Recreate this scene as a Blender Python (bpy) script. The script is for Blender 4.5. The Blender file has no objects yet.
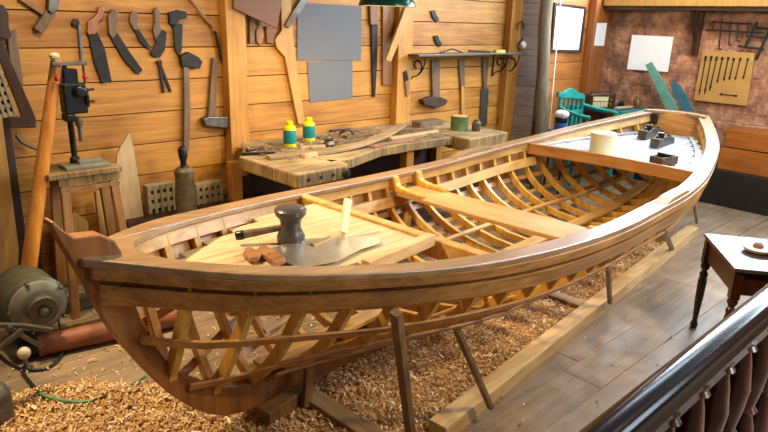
import bpy, bmesh, math, random
from mathutils import Vector, Matrix, noise
random.seed(7)
scn = bpy.context.scene
C = scn.collection
R = math.radians

# ------------------------------------------------------------------ camera
F_PX = 621.37
YAW, PIT, ROL = R(43.3945), R(17.499), R(1.7403)
EYE = Vector((0, 0, 1.87))
FW = Vector((math.sin(YAW)*math.cos(PIT), math.cos(YAW)*math.cos(PIT), -math.sin(PIT)))
r0 = Vector((math.cos(YAW), -math.sin(YAW), 0)); u0 = r0.cross(FW)
RT = math.cos(ROL)*r0 + math.sin(ROL)*u0
UP = -math.sin(ROL)*r0 + math.cos(ROL)*u0
cam = bpy.data.cameras.new('camera'); co = bpy.data.objects.new('camera', cam); C.objects.link(co)
m = Matrix.Identity(4)
for i, v in enumerate((RT, UP, -FW)):
    for j in range(3): m[j][i] = v[j]
m.translation = EYE
co.matrix_world = m
cam.sensor_width = 36; cam.lens = F_PX/768*36; cam.clip_start = 0.05
scn.camera = co

# measuring helpers: where a sight line meets a real plane of the place
def sight(x, y): return (x-384)*RT - (y-216)*UP + F_PX*FW
def onz(x, y, z=0.0):
    d = sight(x, y); return EYE + d*((z-EYE.z)/d.z)
def ony(x, y, Y):
    d = sight(x, y); return EYE + d*(Y/d.y)
def onx(x, y, X):
    d = sight(x, y); return EYE + d*(X/d.x)
WX, WY1, WY2 = 7.75, 4.60, 4.17

# ------------------------------------------------------------------ materials
def nt(name):
    m_ = bpy.data.materials.new(name); m_.use_nodes = True
    n = m_.node_tree; b = n.nodes['Principled BSDF']
    return m_, n, b
def rgb(h):
    h = h.lstrip('#'); c = [int(h[i:i+2], 16)/255 for i in (0, 2, 4)]
    return tuple(((v/12.92) if v <= .04045 else ((v+.055)/1.055)**2.4) for v in c) + (1,)
def wood(name, dark, light, axis='x', sc=1.0, rough=.5, bump=.25, spec=.5, blotch=.35, coat=0.0):
    m_, n, b = nt(name); N = n.nodes; Lk = n.links
    tc = N.new('ShaderNodeTexCoord'); mp = N.new('ShaderNodeMapping')
    s = {'x': (1.6, 22, 22), 'y': (22, 1.6, 22), 'z': (22, 22, 1.6)}[axis]
    mp.inputs['Scale'].default_value = [v*sc for v in s]
    Lk.new(tc.outputs['Object'], mp.inputs['Vector'])
    no = N.new('ShaderNodeTexNoise'); no.inputs['Scale'].default_value = 1.6; no.inputs['Detail'].default_value = 7; no.inputs['Roughness'].default_value = .62; no.inputs['Distortion'].default_value = .6
    Lk.new(mp.outputs[0], no.inputs['Vector'])
    n2 = N.new('ShaderNodeTexNoise'); n2.inputs['Scale'].default_value = 3.0; n2.inputs['Detail'].default_value = 4
    Lk.new(tc.outputs['Object'], n2.inputs['Vector'])
    mx = N.new('ShaderNodeMix'); mx.data_type = 'FLOAT'; mx.inputs[0].default_value = blotch
    Lk.new(no.outputs['Fac'], mx.inputs[2]); Lk.new(n2.outputs['Fac'], mx.inputs[3])
    cr = N.new('ShaderNodeValToRGB'); cr.color_ramp.elements[0].position = .36; cr.color_ramp.elements[1].position = .64
    cr.color_ramp.elements[0].color = rgb(dark); cr.color_ramp.elements[1].color = rgb(light)
    Lk.new(mx.outputs[0], cr.inputs[0]); Lk.new(cr.outputs[0], b.inputs['Base Color'])
    bp = N.new('ShaderNodeBump'); bp.inputs['Strength'].default_value = bump; bp.inputs['Distance'].default_value = .004
    Lk.new(no.outputs['Fac'], bp.inputs['Height']); Lk.new(bp.outputs[0], b.inputs['Normal'])
    b.inputs['Roughness'].default_value = rough; b.inputs['Specular IOR Level'].default_value = spec
    b.inputs['Coat Weight'].default_value = coat; b.inputs['Coat Roughness'].default_value = .25
    return m_
def plain(name, col, rough=.5, metal=0.0, var=.25, sc=18, bump=.15, spec=.5):
    m_, n, b = nt(name); N = n.nodes; Lk = n.links
    tc = N.new('ShaderNodeTexCoord'); no = N.new('ShaderNodeTexNoise'); no.inputs['Scale'].default_value = sc; no.inputs['Detail'].default_value = 6
    Lk.new(tc.outputs['Object'], no.inputs['Vector'])
    cr = N.new('ShaderNodeValToRGB'); c = rgb(col)
    cr.color_ramp.elements[0].position = .3; cr.color_ramp.elements[1].position = .7
    cr.color_ramp.elements[0].color = tuple(v*(1-var) for v in c[:3])+(1,)
    cr.color_ramp.elements[1].color = tuple(min(1, v*(1+var*.6)) for v in c[:3])+(1,)
    Lk.new(no.outputs['Fac'], cr.inputs[0]); Lk.new(cr.outputs[0], b.inputs['Base Color'])
    bp = N.new('ShaderNodeBump'); bp.inputs['Strength'].default_value = bump; bp.inputs['Distance'].default_value = .003
    Lk.new(no.outputs['Fac'], bp.inputs['Height']); Lk.new(bp.outputs[0], b.inputs['Normal'])
    b.inputs['Roughness'].default_value = rough; b.inputs['Metallic'].default_value = metal; b.inputs['Specular IOR Level'].default_value = spec
    return m_
def wall_wood(name, dark, light, pitch, z0, rough=.55):
    """horizontal boards: each board its own tone, knots and grain along the wall"""
    m_, n, b = nt(name); N = n.nodes; Lk = n.links
    tc = N.new('ShaderNodeTexCoord'); sp = N.new('ShaderNodeSeparateXYZ'); Lk.new(tc.outputs['Object'], sp.inputs[0])
    a = N.new('ShaderNodeMath'); a.operation = 'SUBTRACT'; a.inputs[1].default_value = z0; Lk.new(sp.outputs['Z'], a.inputs[0])
    d = N.new('ShaderNodeMath'); d.operation = 'DIVIDE'; d.inputs[1].default_value = pitch; Lk.new(a.outputs[0], d.inputs[0])
    f = N.new('ShaderNodeMath'); f.operation = 'FLOOR'; Lk.new(d.outputs[0], f.inputs[0])
    wn = N.new('ShaderNodeTexWhiteNoise'); wn.noise_dimensions = '1D'; Lk.new(f.outputs[0], wn.inputs['W'])
    cb = N.new('ShaderNodeCombineXYZ'); Lk.new(wn.outputs['Value'], cb.inputs['X'])
    va = N.new('ShaderNodeVectorMath'); va.operation = 'MULTIPLY_ADD'
    Lk.new(cb.outputs[0], va.inputs[0]); va.inputs[1].default_value = (37, 0, 0); Lk.new(tc.outputs['Object'], va.inputs[2])
    mp = N.new('ShaderNodeMapping'); mp.inputs['Scale'].default_value = (1.3, 1, 17); Lk.new(va.outputs[0], mp.inputs['Vector'])
    no = N.new('ShaderNodeTexNoise'); no.inputs['Scale'].default_value = 1.5; no.inputs['Detail'].default_value = 6; no.inputs['Distortion'].default_value = 1.1
    Lk.new(mp.outputs[0], no.inputs['Vector'])
    n2 = N.new('ShaderNodeTexNoise'); n2.inputs['Scale'].default_value = 2.2; n2.inputs['Detail'].default_value = 3; Lk.new(va.outputs[0], n2.inputs['Vector'])
    mx = N.new('ShaderNodeMix'); mx.data_type = 'FLOAT'; mx.inputs[0].default_value = .45
    Lk.new(no.outputs['Fac'], mx.inputs[2]); Lk.new(n2.outputs['Fac'], mx.inputs[3])
    ad = N.new('ShaderNodeMath'); ad.operation = 'MULTIPLY_ADD'; ad.inputs[1].default_value = .14; Lk.new(wn.outputs['Value'], ad.inputs[0]); Lk.new(mx.outputs[0], ad.inputs[2])
    cr = N.new('ShaderNodeValToRGB'); cr.color_ramp.elements[0].position = .40; cr.color_ramp.elements[1].position = .68
    cr.color_ramp.elements[0].color = rgb(dark); cr.color_ramp.elements[1].color = rgb(light); Lk.new(ad.outputs[0], cr.inputs[0])
    # knots
    vo = N.new('ShaderNodeTexVoronoi'); vo.inputs['Scale'].default_value = 3.2
    m3 = N.new('ShaderNodeMapping'); m3.inputs['Scale'].default_value = (.8, 1, 1.5); Lk.new(va.outputs[0], m3.inputs['Vector']); Lk.new(m3.outputs[0], vo.inputs['Vector'])
    kr = N.new('ShaderNodeValToRGB'); kr.color_ramp.elements[0].position = .03; kr.color_ramp.elements[1].position = .09
    kr.color_ramp.elements[0].color = (.32, .2, .12, 1); kr.color_ramp.elements[1].color = (1, 1, 1, 1); Lk.new(vo.outputs['Distance'], kr.inputs[0])
    mu = N.new('ShaderNodeMix'); mu.data_type = 'RGBA'; mu.blend_type = 'MULTIPLY'; mu.inputs[0].default_value = 1
    Lk.new(cr.outputs[0], mu.inputs[6]); Lk.new(kr.outputs[0], mu.inputs[7]); Lk.new(mu.outputs[2], b.inputs['Base Color'])
    bp = N.new('ShaderNodeBump'); bp.inputs['Strength'].default_value = .2; bp.inputs['Distance'].default_value = .004
    Lk.new(no.outputs['Fac'], bp.inputs['Height']); Lk.new(bp.outputs[0], b.inputs['Normal'])
    b.inputs['Roughness'].default_value = rough
    return m_
def brick_mat():
    m_, n, b = nt('old_brick'); N = n.nodes; Lk = n.links
    tc = N.new('ShaderNodeTexCoord'); sp = N.new('ShaderNodeSeparateXYZ'); Lk.new(tc.outputs['Object'], sp.inputs[0])
    cb = N.new('ShaderNodeCombineXYZ'); Lk.new(sp.outputs['Y'], cb.inputs['X']); Lk.new(sp.outputs['Z'], cb.inputs['Y'])
    ns = N.new('ShaderNodeTexNoise'); ns.inputs['Scale'].default_value = 4.5; ns.inputs['Detail'].default_value = 3; Lk.new(tc.outputs['Object'], ns.inputs['Vector'])
    vm = N.new('ShaderNodeVectorMath'); vm.operation = 'MULTIPLY_ADD'; vm.inputs[1].default_value = (.07, .07, 0)
    Lk.new(ns.outputs['Color'], vm.inputs[0]); Lk.new(cb.outputs[0], vm.inputs[2])
    br = N.new('ShaderNodeTexBrick'); br.inputs['Scale'].default_value = 1; br.inputs['Brick Width'].default_value = .27; br.inputs['Row Height'].default_value = .10
    br.inputs['Mortar Size'].default_value = .009; br.inputs['Mortar Smooth'].default_value = .7; br.inputs['Bias'].default_value = -.1
    br.inputs['Color1'].default_value = rgb('#d0a284'); br.inputs['Color2'].default_value = rgb('#a88a74'); br.inputs['Mortar'].default_value = rgb('#c4b096')
    Lk.new(vm.outputs[0], br.inputs['Vector'])
    n3 = N.new('ShaderNodeTexNoise'); n3.inputs['Scale'].default_value = 6; n3.inputs['Detail'].default_value = 9; n3.inputs['Roughness'].default_value = .7; Lk.new(tc.outputs['Object'], n3.inputs['Vector'])
    cr = N.new('ShaderNodeValToRGB'); cr.color_ramp.elements[0].position = .38; cr.color_ramp.elements[1].position = .62
    cr.color_ramp.elements[0].color = rgb('#8a8278'); cr.color_ramp.elements[1].color = rgb('#fff0dc')
    e = cr.color_ramp.elements.new(.5); e.color = rgb('#d2ac96')
    Lk.new(n3.outputs['Fac'], cr.inputs[0])
    mu = N.new('ShaderNodeMix'); mu.data_type = 'RGBA'; mu.blend_type = 'MULTIPLY'; mu.inputs[0].default_value = .95
    Lk.new(br.outputs['Color'], mu.inputs[6]); Lk.new(cr.outputs[0], mu.inputs[7]); Lk.new(mu.outputs[2], b.inputs['Base Color'])
    ad = N.new('ShaderNodeMath'); ad.operation = 'MULTIPLY_ADD'; ad.inputs[1].default_value = -.8; Lk.new(br.outputs['Fac'], ad.inputs[0]); Lk.new(n3.outputs['Fac'], ad.inputs[2])
    bp = N.new('ShaderNodeBump'); bp.inputs['Strength'].default_value = .8; bp.inputs['Distance'].default_value = .015
    Lk.new(ad.outputs[0], bp.inputs['Height']); Lk.new(bp.outputs[0], b.inputs['Normal'])
    b.inputs['Roughness'].default_value = .85
    return m_
def shav_mat(name, cols):
    m_, n, b = nt(name); N = n.nodes; Lk = n.links
    g = N.new('ShaderNodeNewGeometry'); cr = N.new('ShaderNodeValToRGB')
    el = cr.color_ramp.elements
    el[0].color = rgb(cols[0]); el[1].color = rgb(cols[-1])
    for i, c in enumerate(cols[1:-1]): e = el.new((i+1)/(len(cols)-1)); e.color = rgb(c)
    Lk.new(g.outputs['Random Per Island'], cr.inputs[0]); Lk.new(cr.outputs[0], b.inputs['Base Color'])
    b.inputs['Roughness'].default_value = .6
    return m_
def glow(name, col, st):
    m_, n, b = nt(name); b.inputs['Base Color'].default_value = rgb(col)
    b.inputs['Emission Color'].default_value = rgb(col); b.inputs['Emission Strength'].default_value = st
    return m_

M = dict(
    wall=wall_wood('pine_wall_boards', '#8f5816', '#c58936', .235, .69),
    wallr=wall_wood('stained_wall_boards', '#8c4f24', '#b5702f', .2, .64, .45),
    greywood=wall_wood('grey_weathered_boards', '#8a8388', '#b3aaab', .1175, .69, .7),
    post=wood('pine_post', '#9c6722', '#d0953e', 'z', 1, .55),
    postd=wood('red_brown_post', '#7a4420', '#a8642c', 'z', 1, .5),
    brick=brick_mat(),
    floor=wood('floor_boards', '#6f5b45', '#a48b6e', 'x', .55, .42, .35, .5, .5),
    boat=wood('varnished_boat_wood', '#855629', '#c48b49', 'x', .8, .42, .12, .5, .3),
    cap=wood('gunwale_cap_wood', '#80603d', '#aa845a', 'x', .7, .36, .05, .8, .3, .35),
    stem=wood('stem_oak', '#6e4019', '#a9682e', 'z', .6, .45, .15),
    rib=wood('bent_rib_wood', '#b27c2e', '#e6b050', 'z', .6, .45, .1),
    inner=wood('inner_plank_wood', '#ab7a38', '#dfab5e', 'x', .6, .45, .1),
    thwart=wood('thwart_wood', '#ac7c42', '#d2a468', 'y', .7, .38, .1),
    bulk=wood('red_beam_wood', '#9a6430', '#cb8f50', 'y', .6, .42, .1),
    deckf=wood('pale_deck_pine', '#b79a68', '#dcc394', 'x', .8, .5, .12),
    decka=wood('aft_deck_pine', '#8f8d8b', '#bab9b6', 'x', .7, .45, .05, .5),
    rail=wood('base_rail_pine', '#bd9258', '#e6c48e', 'x', .7, .5, .15),
    bearer=wood('bearer_wood', '#7d6142', '#a7865c', 'y', .7, .5, .2),
    prop=wood('prop_wood', '#5d4024', '#8a6539', 'z', .8, .45, .2),
    bench=wood('worn_bench_top', '#5e4b30', '#b89c70', 'x', 1.3, .65, .8, .4, .5),
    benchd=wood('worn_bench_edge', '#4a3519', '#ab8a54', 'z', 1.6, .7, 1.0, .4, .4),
    dark=wood('dark_stained_wood', '#24110a', '#4a2412', 'z', .8, .28, .1, .6),
    rail2=wood('black_brown_handrail', '#120907', '#26130d', 'x', .5, .17, .0, .35, .3, .0),
    tabletop=wood('table_top_wood', '#3b2c2c', '#5e4a48', 'x', .6, .30, .06, .7, .4, .5),
    plate=wood('brown_board', '#6e431e', '#8a5729', 'x', .6, .5, .1),
    handle=wood('tool_handle_wood', '#77502a', '#a87842', 'z', 1, .5, .1),
    handled=wood('old_handle_wood', '#56402b', '#83674a', 'z', 1, .55, .2),
    oar=wood('orange_pole_wood', '#b8691f', '#dc9440', 'z', .8, .25, .05, .6),
    chest=wood('orange_brown_chest', '#7f4418', '#ab6528', 'y', .7, .35, .1),
    darkboard=wood('dark_old_board', '#2c1a0e', '#4c2e18', 'z', .8, .6, .2),
    tan=wood('tan_board', '#a87a3c', '#c9994f', 'z', .8, .55, .1),
    pale=wood('pale_plank', '#a8895c', '#cdb083', 'z', .8, .55, .15),
    bark=wood('rough_tree_pole', '#5f5340', '#8c7d63', 'z', .8, .8, .8),
    iron=plain('dark_iron', '#33302b', .5, .7, .35, 25, .4),
    steel=plain('worn_steel', '#6d6a62', .42, .8, .3, 25, .25),
    blade=plain('bright_saw_steel', '#d4cfc2', .28, .9, .12, 9, .05),
    black=plain('black_enamel', '#16181a', .3, .2, .3, 15, .1),
    blackw=plain('black_painted_wood', '#191512', .55, 0, .4, 6, .3),
    greenmetal=plain('grey_green_paint', '#565341', .45, .25, .3, 14, .2),
    greygreen=plain('pale_grey_green_paint', '#7d7a66', .5, .1, .25, 14, .2),
    red=plain('red_plastic', '#b01d14', .35, 0, .1),
    white=plain('white_paper', '#f0f0ee', .7, 0, .03, 5, .02),
    grey=plain('flat_grey_card', '#6b6c70', .8, 0, .02, 5, .0),
    yellow=plain('yellow_plastic', '#f2e60a', .3, 0, .04),
    teal=plain('teal_label', '#0c7f7c', .4, 0, .04),
    tealp=plain('teal_paint', '#1d8f83', .4, 0, .25, 9, .2),
    tealo=plain('faded_green_paint', '#5d9483', .55, 0, .25, 8, .3),
    bluep=plain('blue_grey_paint', '#356a78', .5, 0, .3, 8, .3),
    blue=plain('blue_tin', '#3a63b0', .35, .1, .15),
    cloth=plain('white_cloth', '#e8e4da', .9, 0, .1, 20, .5),
    cream=plain('cream_plastic', '#e9dfb0', .45, 0, .06, 10, .05),
    clay=plain('rusty_clay_pipe', '#8a4f2c', .55, 0, .4, 12, .3),
    airb=plain('pale_clay_block', '#a08c6c', .85, 0, .3, 20, .6),
    rubber=plain('black_cable', '#17130f', .5, 0, .2),
    gcord=plain('green_cord', '#5c8f5c', .5, 0, .2),
    knob=plain('ivory_knob', '#d9c9a0', .35, 0, .15),
    lampg=plain('green_enamel', '#0f4a34', .22, .1, .2),
    lampw=plain('white_enamel', '#f2efe6', .4, 0, .03),
    bulb=glow('bulb_glow', '#ffd9a0', 12),
    sky=glow('daylight_pane', '#dcebff', 3.0),
    brass=plain('old_brass', '#9a7c3e', .35, .8, .3),
    rusty=plain('rusty_metal', '#6a5442', .6, .5, .4, 20, .4),
    radio=plain('cream_radio_face', '#c8b88c', .4, 0, .1),
    green=plain('dull_green_tin', '#5c7048', .5, .1, .4, 14, .3),
    shav=shav_mat('wood_shavings', ['#9a6a38', '#cf9a58', '#e4b878', '#b07a42', '#efcf9a', '#faeac4']),
    ground=plain('shavings_bed', '#b98e54', .9, 0, .5, 45, 1.0),
    chip=shav_mat('bench_chips', ['#6e5a3e', '#b79a68', '#8c7450', '#d8bf90']),
    skin=plain('plaster_dish', '#e6dcc0', .5, 0, .06),
)

# ------------------------------------------------------------------ mesh helpers
class MB:
    def __init__(s): s.v = []; s.f = []
    def _add(s, vs, fs):
        o = len(s.v); s.v += [Vector(v) for v in vs]; s.f += [tuple(i+o for i in f) for f in fs]; return s
    def box(s, c, size, rot=None):
        c = Vector(c); h = [d/2 for d in size]; vs = []
        for z in (-1, 1):
            for y in (-1, 1):
                for x in (-1, 1):
                    p = Vector((x*h[0], y*h[1], z*h[2]))
                    if rot is not None: p = rot @ p
                    vs.append(c+p)
        return s._add(vs, [(0, 2, 3, 1), (4, 5, 7, 6), (0, 1, 5, 4), (2, 6, 7, 3), (0, 4, 6, 2), (1, 3, 7, 5)])
    def beam(s, p0, p1, w, h, up=(0, 0, 1), w1=None, h1=None):
        """bar from p0 to p1; w across, h along up"""
        p0, p1 = Vector(p0), Vector(p1); d = (p1-p0).normalized(); up = Vector(up)
        sd = d.cross(up).normalized(); u = sd.cross(d)
        w1 = w if w1 is None else w1; h1 = h if h1 is None else h1; vs = []
        for p, a, b in ((p0, w, h), (p1, w1, h1)):
            vs += [p-sd*a/2-u*b/2, p+sd*a/2-u*b/2, p+sd*a/2+u*b/2, p-sd*a/2+u*b/2]
        return s._add(vs, [(0, 1, 2, 3), (7, 6, 5, 4), (0, 4, 5, 1), (1, 5, 6, 2), (2, 6, 7, 3), (3, 7, 4, 0)])
    def tube(s, path, r, n=10, cap=True):
        path = [Vector(p) for p in path]; k = len(path)
        rs = r if isinstance(r, (list, tuple)) else [r]*k
        ref = Vector((0, 0, 1)); vs = []; fs = []; prev = None
        for i, p in enumerate(path):
            d = (path[min(i+1, k-1)]-path[max(i-1, 0)])
            if d.length < 1e-9: d = Vector((0, 0, 1))
            d.normalize()
            if prev is None:
                a = d.cross(ref)
                if a.length < .1: a = d.cross(Vector((1, 0, 0)))
            else: a = prev - d*prev.dot(d)
            a.normalize(); prev = a; b = d.cross(a)
            for j in range(n):
                t = 2*math.pi*j/n; vs.append(p+(a*math.cos(t)+b*math.sin(t))*rs[i])
        for i in range(k-1):
            for j in range(n):
                q = (j+1) % n; fs.append((i*n+j, i*n+q, (i+1)*n+q, (i+1)*n+j))
        if cap: fs.append(tuple(range(n-1, -1, -1))); fs.append(tuple((k-1)*n+j for j in range(n)))
        return s._add(vs, fs)
    def lathe(s, prof, c, axis=(0, 0, 1), n=24):
        """prof: [(radius, height)] along axis from c"""
        ax = Vector(axis).normalized()
        return s.tube([Vector(c)+ax*(h+1e-5*i) for i, (r_, h) in enumerate(prof)], [max(r_, 1e-4) for r_, h in prof], n) if False else s._lathe(prof, Vector(c), ax, n)
    def _lathe(s, prof, c, ax, n):
        a = ax.cross(Vector((0, 0, 1)))
        if a.length < .1: a = ax.cross(Vector((1, 0, 0)))
        a.normalize(); b = ax.cross(a); vs = []; fs = []; k = len(prof)
        for r_, h in prof:
            for j in range(n):
                t = 2*math.pi*j/n; vs.append(c+ax*h+(a*math.cos(t)+b*math.sin(t))*max(r_, 1e-4))
        for i in range(k-1):
            for j in range(n):
                q = (j+1) % n; fs.append((i*n+j, i*n+q, (i+1)*n+q, (i+1)*n+j))
        fs.append(tuple(range(n-1, -1, -1))); fs.append(tuple((k-1)*n+j for j in range(n)))
        return s._add(vs, fs)
    def prism(s, pts, ex):
        """closed outline of points pushed along ex"""
        pts = [Vector(p) for p in pts]; ex = Vector(ex); n = len(pts)
        return s._add(pts+[p+ex for p in pts], [tuple(range(n-1, -1, -1)), tuple(range(n, 2*n))]+[(i, (i+1) % n, n+(i+1) % n, n+i) for i in range(n)])
    def loft(s, secs, closed_ends=True):
        n = len(secs[0]); vs = [p for q in secs for p in q]; fs = []
        for i in range(len(secs)-1):
            for j in range(n):
                q = (j+1) % n; fs.append((i*n+j, i*n+q, (i+1)*n+q, (i+1)*n+j))
        if closed_ends: fs.append(tuple(range(n-1, -1, -1))); fs.append(tuple((len(secs)-1)*n+j for j in range(n)))
        return s._add(vs, fs)
def worldloc(o):
    v = Vector((0, 0, 0))
    while o is not None: v += o.location; o = o.parent
    return v
def build(name, mb, mat, parent=None, bevel=0.0, smooth=False, origin=None, seg=2):
    me = bpy.data.meshes.new(name)
    base = worldloc(parent) if parent is not None else (Vector(origin) if origin is not None else Vector((0, 0, 0)))
    me.from_pydata([tuple(v-base) for v in mb.v], [], mb.f); me.update()
    bm = bmesh.new(); bm.from_mesh(me); bmesh.ops.recalc_face_normals(bm, faces=bm.faces); bm.to_mesh(me); bm.free()
    me.materials.append(mat if not isinstance(mat, str) else M[mat])
    o = bpy.data.objects.new(name, me); C.objects.link(o)
    if parent is not None: o.parent = parent
    else: o.location = base
    if smooth:
        for p in me.polygons: p.use_smooth = True
        me.set_sharp_from_angle(angle=R(38))
    if bevel:
        md = o.modifiers.new('bevel', 'BEVEL'); md.width = bevel; md.segments = seg; md.limit_method = 'ANGLE'; md.angle_limit = R(40)
    return o
def thing(name, label, cat, loc, group=None):
    o = bpy.data.objects.new(name, None); o.empty_display_size = .1; C.objects.link(o); o.location = loc
    return tag(o, label, cat, group)
def tag(o, label, cat, group=None, kind=None):
    if label: o['label'] = label
    if cat: o['category'] = cat
    if group: o['group'] = group
    if kind: o['kind'] = kind
    return o
def struct(name, mb, mat, bevel=0.0, **k):
    o = build(name, mb, mat, bevel=bevel, **k); o['kind'] = 'structure'; return o
def solo(name, mb, mat, label, cat, group=None, bevel=0.0, smooth=False):
    c = sum(mb.v, Vector())/len(mb.v); c.z = min(v.z for v in mb.v)
    return tag(build(name, mb, mat, bevel=bevel, smooth=smooth, origin=c), label, cat, group)
def smooth_path(pts, k=6):
    pts = [Vector(p) for p in pts]; out = []
    for i in range(len(pts)-1):
        a = pts[max(i-1, 0)]; b = pts[i]; c = pts[i+1]; d = pts[min(i+2, len(pts)-1)]
        for j in range(k):
            t = j/k; out.append(.5*((2*b)+(c-a)*t+(2*a-5*b+4*c-d)*t*t+(3*b-a-3*c+d)*t**3))
    out.append(pts[-1]); return out

# ================================================================== THE ROOM
mb = MB()
pitch = .235; z = .69-3*pitch
x_end = 6.39
while z < 3.2:
    mb.box(((-1.2+x_end)/2, WY1+.02, z+pitch/2), (x_end+1.2, .04, pitch-.007)); z += pitch
struct('wall_left', mb, 'wall', .003)
struct('wall_backing', MB().box(((-1.2+x_end)/2, WY1+.055, 1.6), (x_end+1.2, .02, 3.3)), 'darkboard')
mb = MB(); z = .64-.2*4
while z < 3.2:
    mb.box(((x_end+WX)/2, WY2+.02, z+.1), (WX-x_end, .04, .196)); z += .2
mb.box(((x_end+WX)/2, WY2+.05, 1.6), (WX-x_end, .02, 3.3))
struct('wall_right', mb, 'wallr', .003)
mb = MB(); z = .69-.235*3
while z < 3.2:
    mb.box((x_end+.015, (WY1+WY2)/2+.02, z+.058), (.03, WY1-WY2+.04, .1145)); z += .1175
struct('wall_return', mb, 'greywood', .002)
# brick wall with a window above the shelf
def brick_panel(mb, y0, y1, z0, z1):
    ny = max(1, int((y1-y0)/.06)); nz = max(1, int((z1-z0)/.06)); vs = []; fs = []
    for j in range(nz+1):
        for i in range(ny+1):
            y = y0+(y1-y0)*i/ny; zz = z0+(z1-z0)*j/nz
            d = noise.noise(Vector((y*3.1, zz*6, 4)))*.018+noise.noise(Vector((y*9, zz*11, 9)))*.008
            if i in (0, ny) or j in (0, nz): d = 0
            vs.append(Vector((WX+d, y, zz)))
    for j in range(nz):
        for i in range(ny):
            a = j*(ny+1)+i; fs.append((a, a+1, a+ny+2, a+ny+1))
    mb._add(vs, fs)
mb = MB()
brick_panel(mb, -2.6, 4.17, -.02, 2.25)
brick_panel(mb, 3.75, 4.17, 2.25, 3.3); brick_panel(mb, -2.6, -.9, 2.25, 3.3)
bw = struct('wall_far', mb, 'brick')
mb = MB().box((WX+.12, .8, 2.8), (.24, 7.0, .02))
mb = MB()
for y in (-.9, .26, 1.42, 2.58, 3.75): mb.beam((WX+.05, y, 2.25), (WX+.05, y, 3.3), .06, .06, up=(1, 0, 0))
mb.beam((WX+.05, -.9, 2.27), (WX+.05, 3.75, 2.27), .06, .06)
wf = struct('window_1', mb, 'white', .004)
pane = build('pane', MB().box((WX+.09, 1.42, 2.8), (.01, 4.7, 1.1)), 'sky', wf)
mb = MB()
y = -2.6; k = 0
rnd = random.Random(3)
while y < 4.7:
    xs = [-1.2]
    while xs[-1] < 8: xs.append(xs[-1]+rnd.uniform(1.6, 3.2))
    for a, b in zip(xs, xs[1:]): mb.box(((a+b)/2, y+.115, -.015), (b-a-.003, .226, .03))
    y += .23
fl = struct('floor', mb, 'floor', .003)
struct('floor_under', MB().box((3.4, 1.0, -.045), (9.4, 7.6, .02)), 'darkboard')
# posts of the wooden wall
def post(name, x0, x1, yf, mat, label):
    pass
def wall_post(pxa, pxb, depth, mat, name, Y=WY1, z1=3.2):
    a = ony(pxa[0], pxa[1], Y-depth).x; b = ony(pxb[0], pxb[1], Y-depth).x
    struct(name, MB().box(((a+b)/2, Y-depth/2-.001, z1/2), (b-a, depth, z1)), mat, .006)
    return a, b
PA = wall_post((229, 90), (248, 90), .10, 'post', 'trim_1')
PB = wall_post((398, 60), (412, 60), .09, 'post', 'trim_2')
PC = wall_post((508, 60), (526, 60), .09, 'post', 'trim_3')
PD = wall_post((590, 60), (604, 60), .10, 'postd', 'trim_4', Y=WY2)

# brick wall shelf with bracket
SZ = onx(690, 7, WX-.35).z
sh = thing('wall_shelf', 'long pine shelf running along the top of the brick wall', 'shelf', (WX-.18, 1.4, SZ))
build('shelf_board', MB().box((WX-.175, 1.35, SZ+.06), (.35, 5.4, .10)), 'tan', sh, .004)
build('under_board', MB().box((WX-.16, 1.35, SZ-.012), (.30, 5.4, .045)), 'darkboard', sh, .003)
a = onx(698, 12, WX-.1); b_ = onx(694, 55, WX-.05)
mb = MB(); mb.beam((WX-.05, b_.y, SZ-.03), (WX-.05, b_.y, b_.z), .06, .09, up=(1, 0, 0)); mb.beam((WX-.28, b_.y, SZ-.04), (WX-.06, b_.y, b_.z+.14), .05, .05)
build('bracket', mb, 'dark', sh, .004)

# ================================================================== THE BOAT
BO = Vector((.6352, 2.2659, 0)); BA = .0583
AX = Vector((math.cos(BA), math.sin(BA), 0)); NX = Vector((-math.sin(BA), math.cos(BA), 0))
BL = 5.94
BB = [.04, .402, .6003, .742, .8237, .8734, .8951, .8922, .8975, .8629, .7818, .6725, .4982, .2816]
SX = [BL*k/13 for k in range(14)]
def crv(xs, ys, x):
    x = min(max(x, xs[0]), xs[-1]); i = 0
    while i < len(xs)-2 and x > xs[i+1]: i += 1
    h = xs[i+1]-xs[i]; t = (x-xs[i])/h
    def mm(k):
        if 0 < k < len(xs)-1: return (ys[k+1]-ys[k-1])/(xs[k+1]-xs[k-1])
        return (ys[1]-ys[0])/(xs[1]-xs[0]) if k == 0 else (ys[-1]-ys[-2])/(xs[-1]-xs[-2])
    return (2*t**3-3*t*t+1)*ys[i]+(t**3-2*t*t+t)*h*mm(i)+(3*t*t-2*t**3)*ys[i+1]+(t**3-t*t)*h*mm(i+1)
def hbG(s): return crv(SX, BB, s)
def zG(s): t = s/BL; return 1.0319-1.0574*t+1.1182*t*t-.0323*t**3
KX = [-.02, .06, .12, .2, .32, .48, .7, 1.2, 2, 3, 4, 4.6, 5.3, 5.94]
KZ = [1.0, .82, .66, .50, .34, .24, .20, .205, .22, .23, .23, .25, .34, .52]
def zK(s): return crv(KX, KZ, s)
def sm(x): x = min(max(x, 0), 1); return x*x*(3-2*x)
def fW(s): return .95*sm((s-.1)/1.9)*(1-.7*sm((s-3.9)/2.0))
def hbF(s, h):
    h = min(max(h, 0), 1); w = fW(s); return max(.037, hbG(s)*((1-w)*h**.85+w*(1-(1-h)**3)**.6))
def bp(s, v, z): return BO+AX*s+NX*v+Vector((0, 0, z))
def hull(s, h, side, off=0.0): return bp(s, side*(hbF(s, h)+off), zK(s)+(zG(s)-zK(s))*h)
def hz(s, z, side, off=0.0):
    zk, zg = zK(s), zG(s); return bp(s, side*(hbF(s, (z-zk)/(zg-zk))+off), z)
def bpx(x, y, z): return onz(x, y, z)
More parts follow.
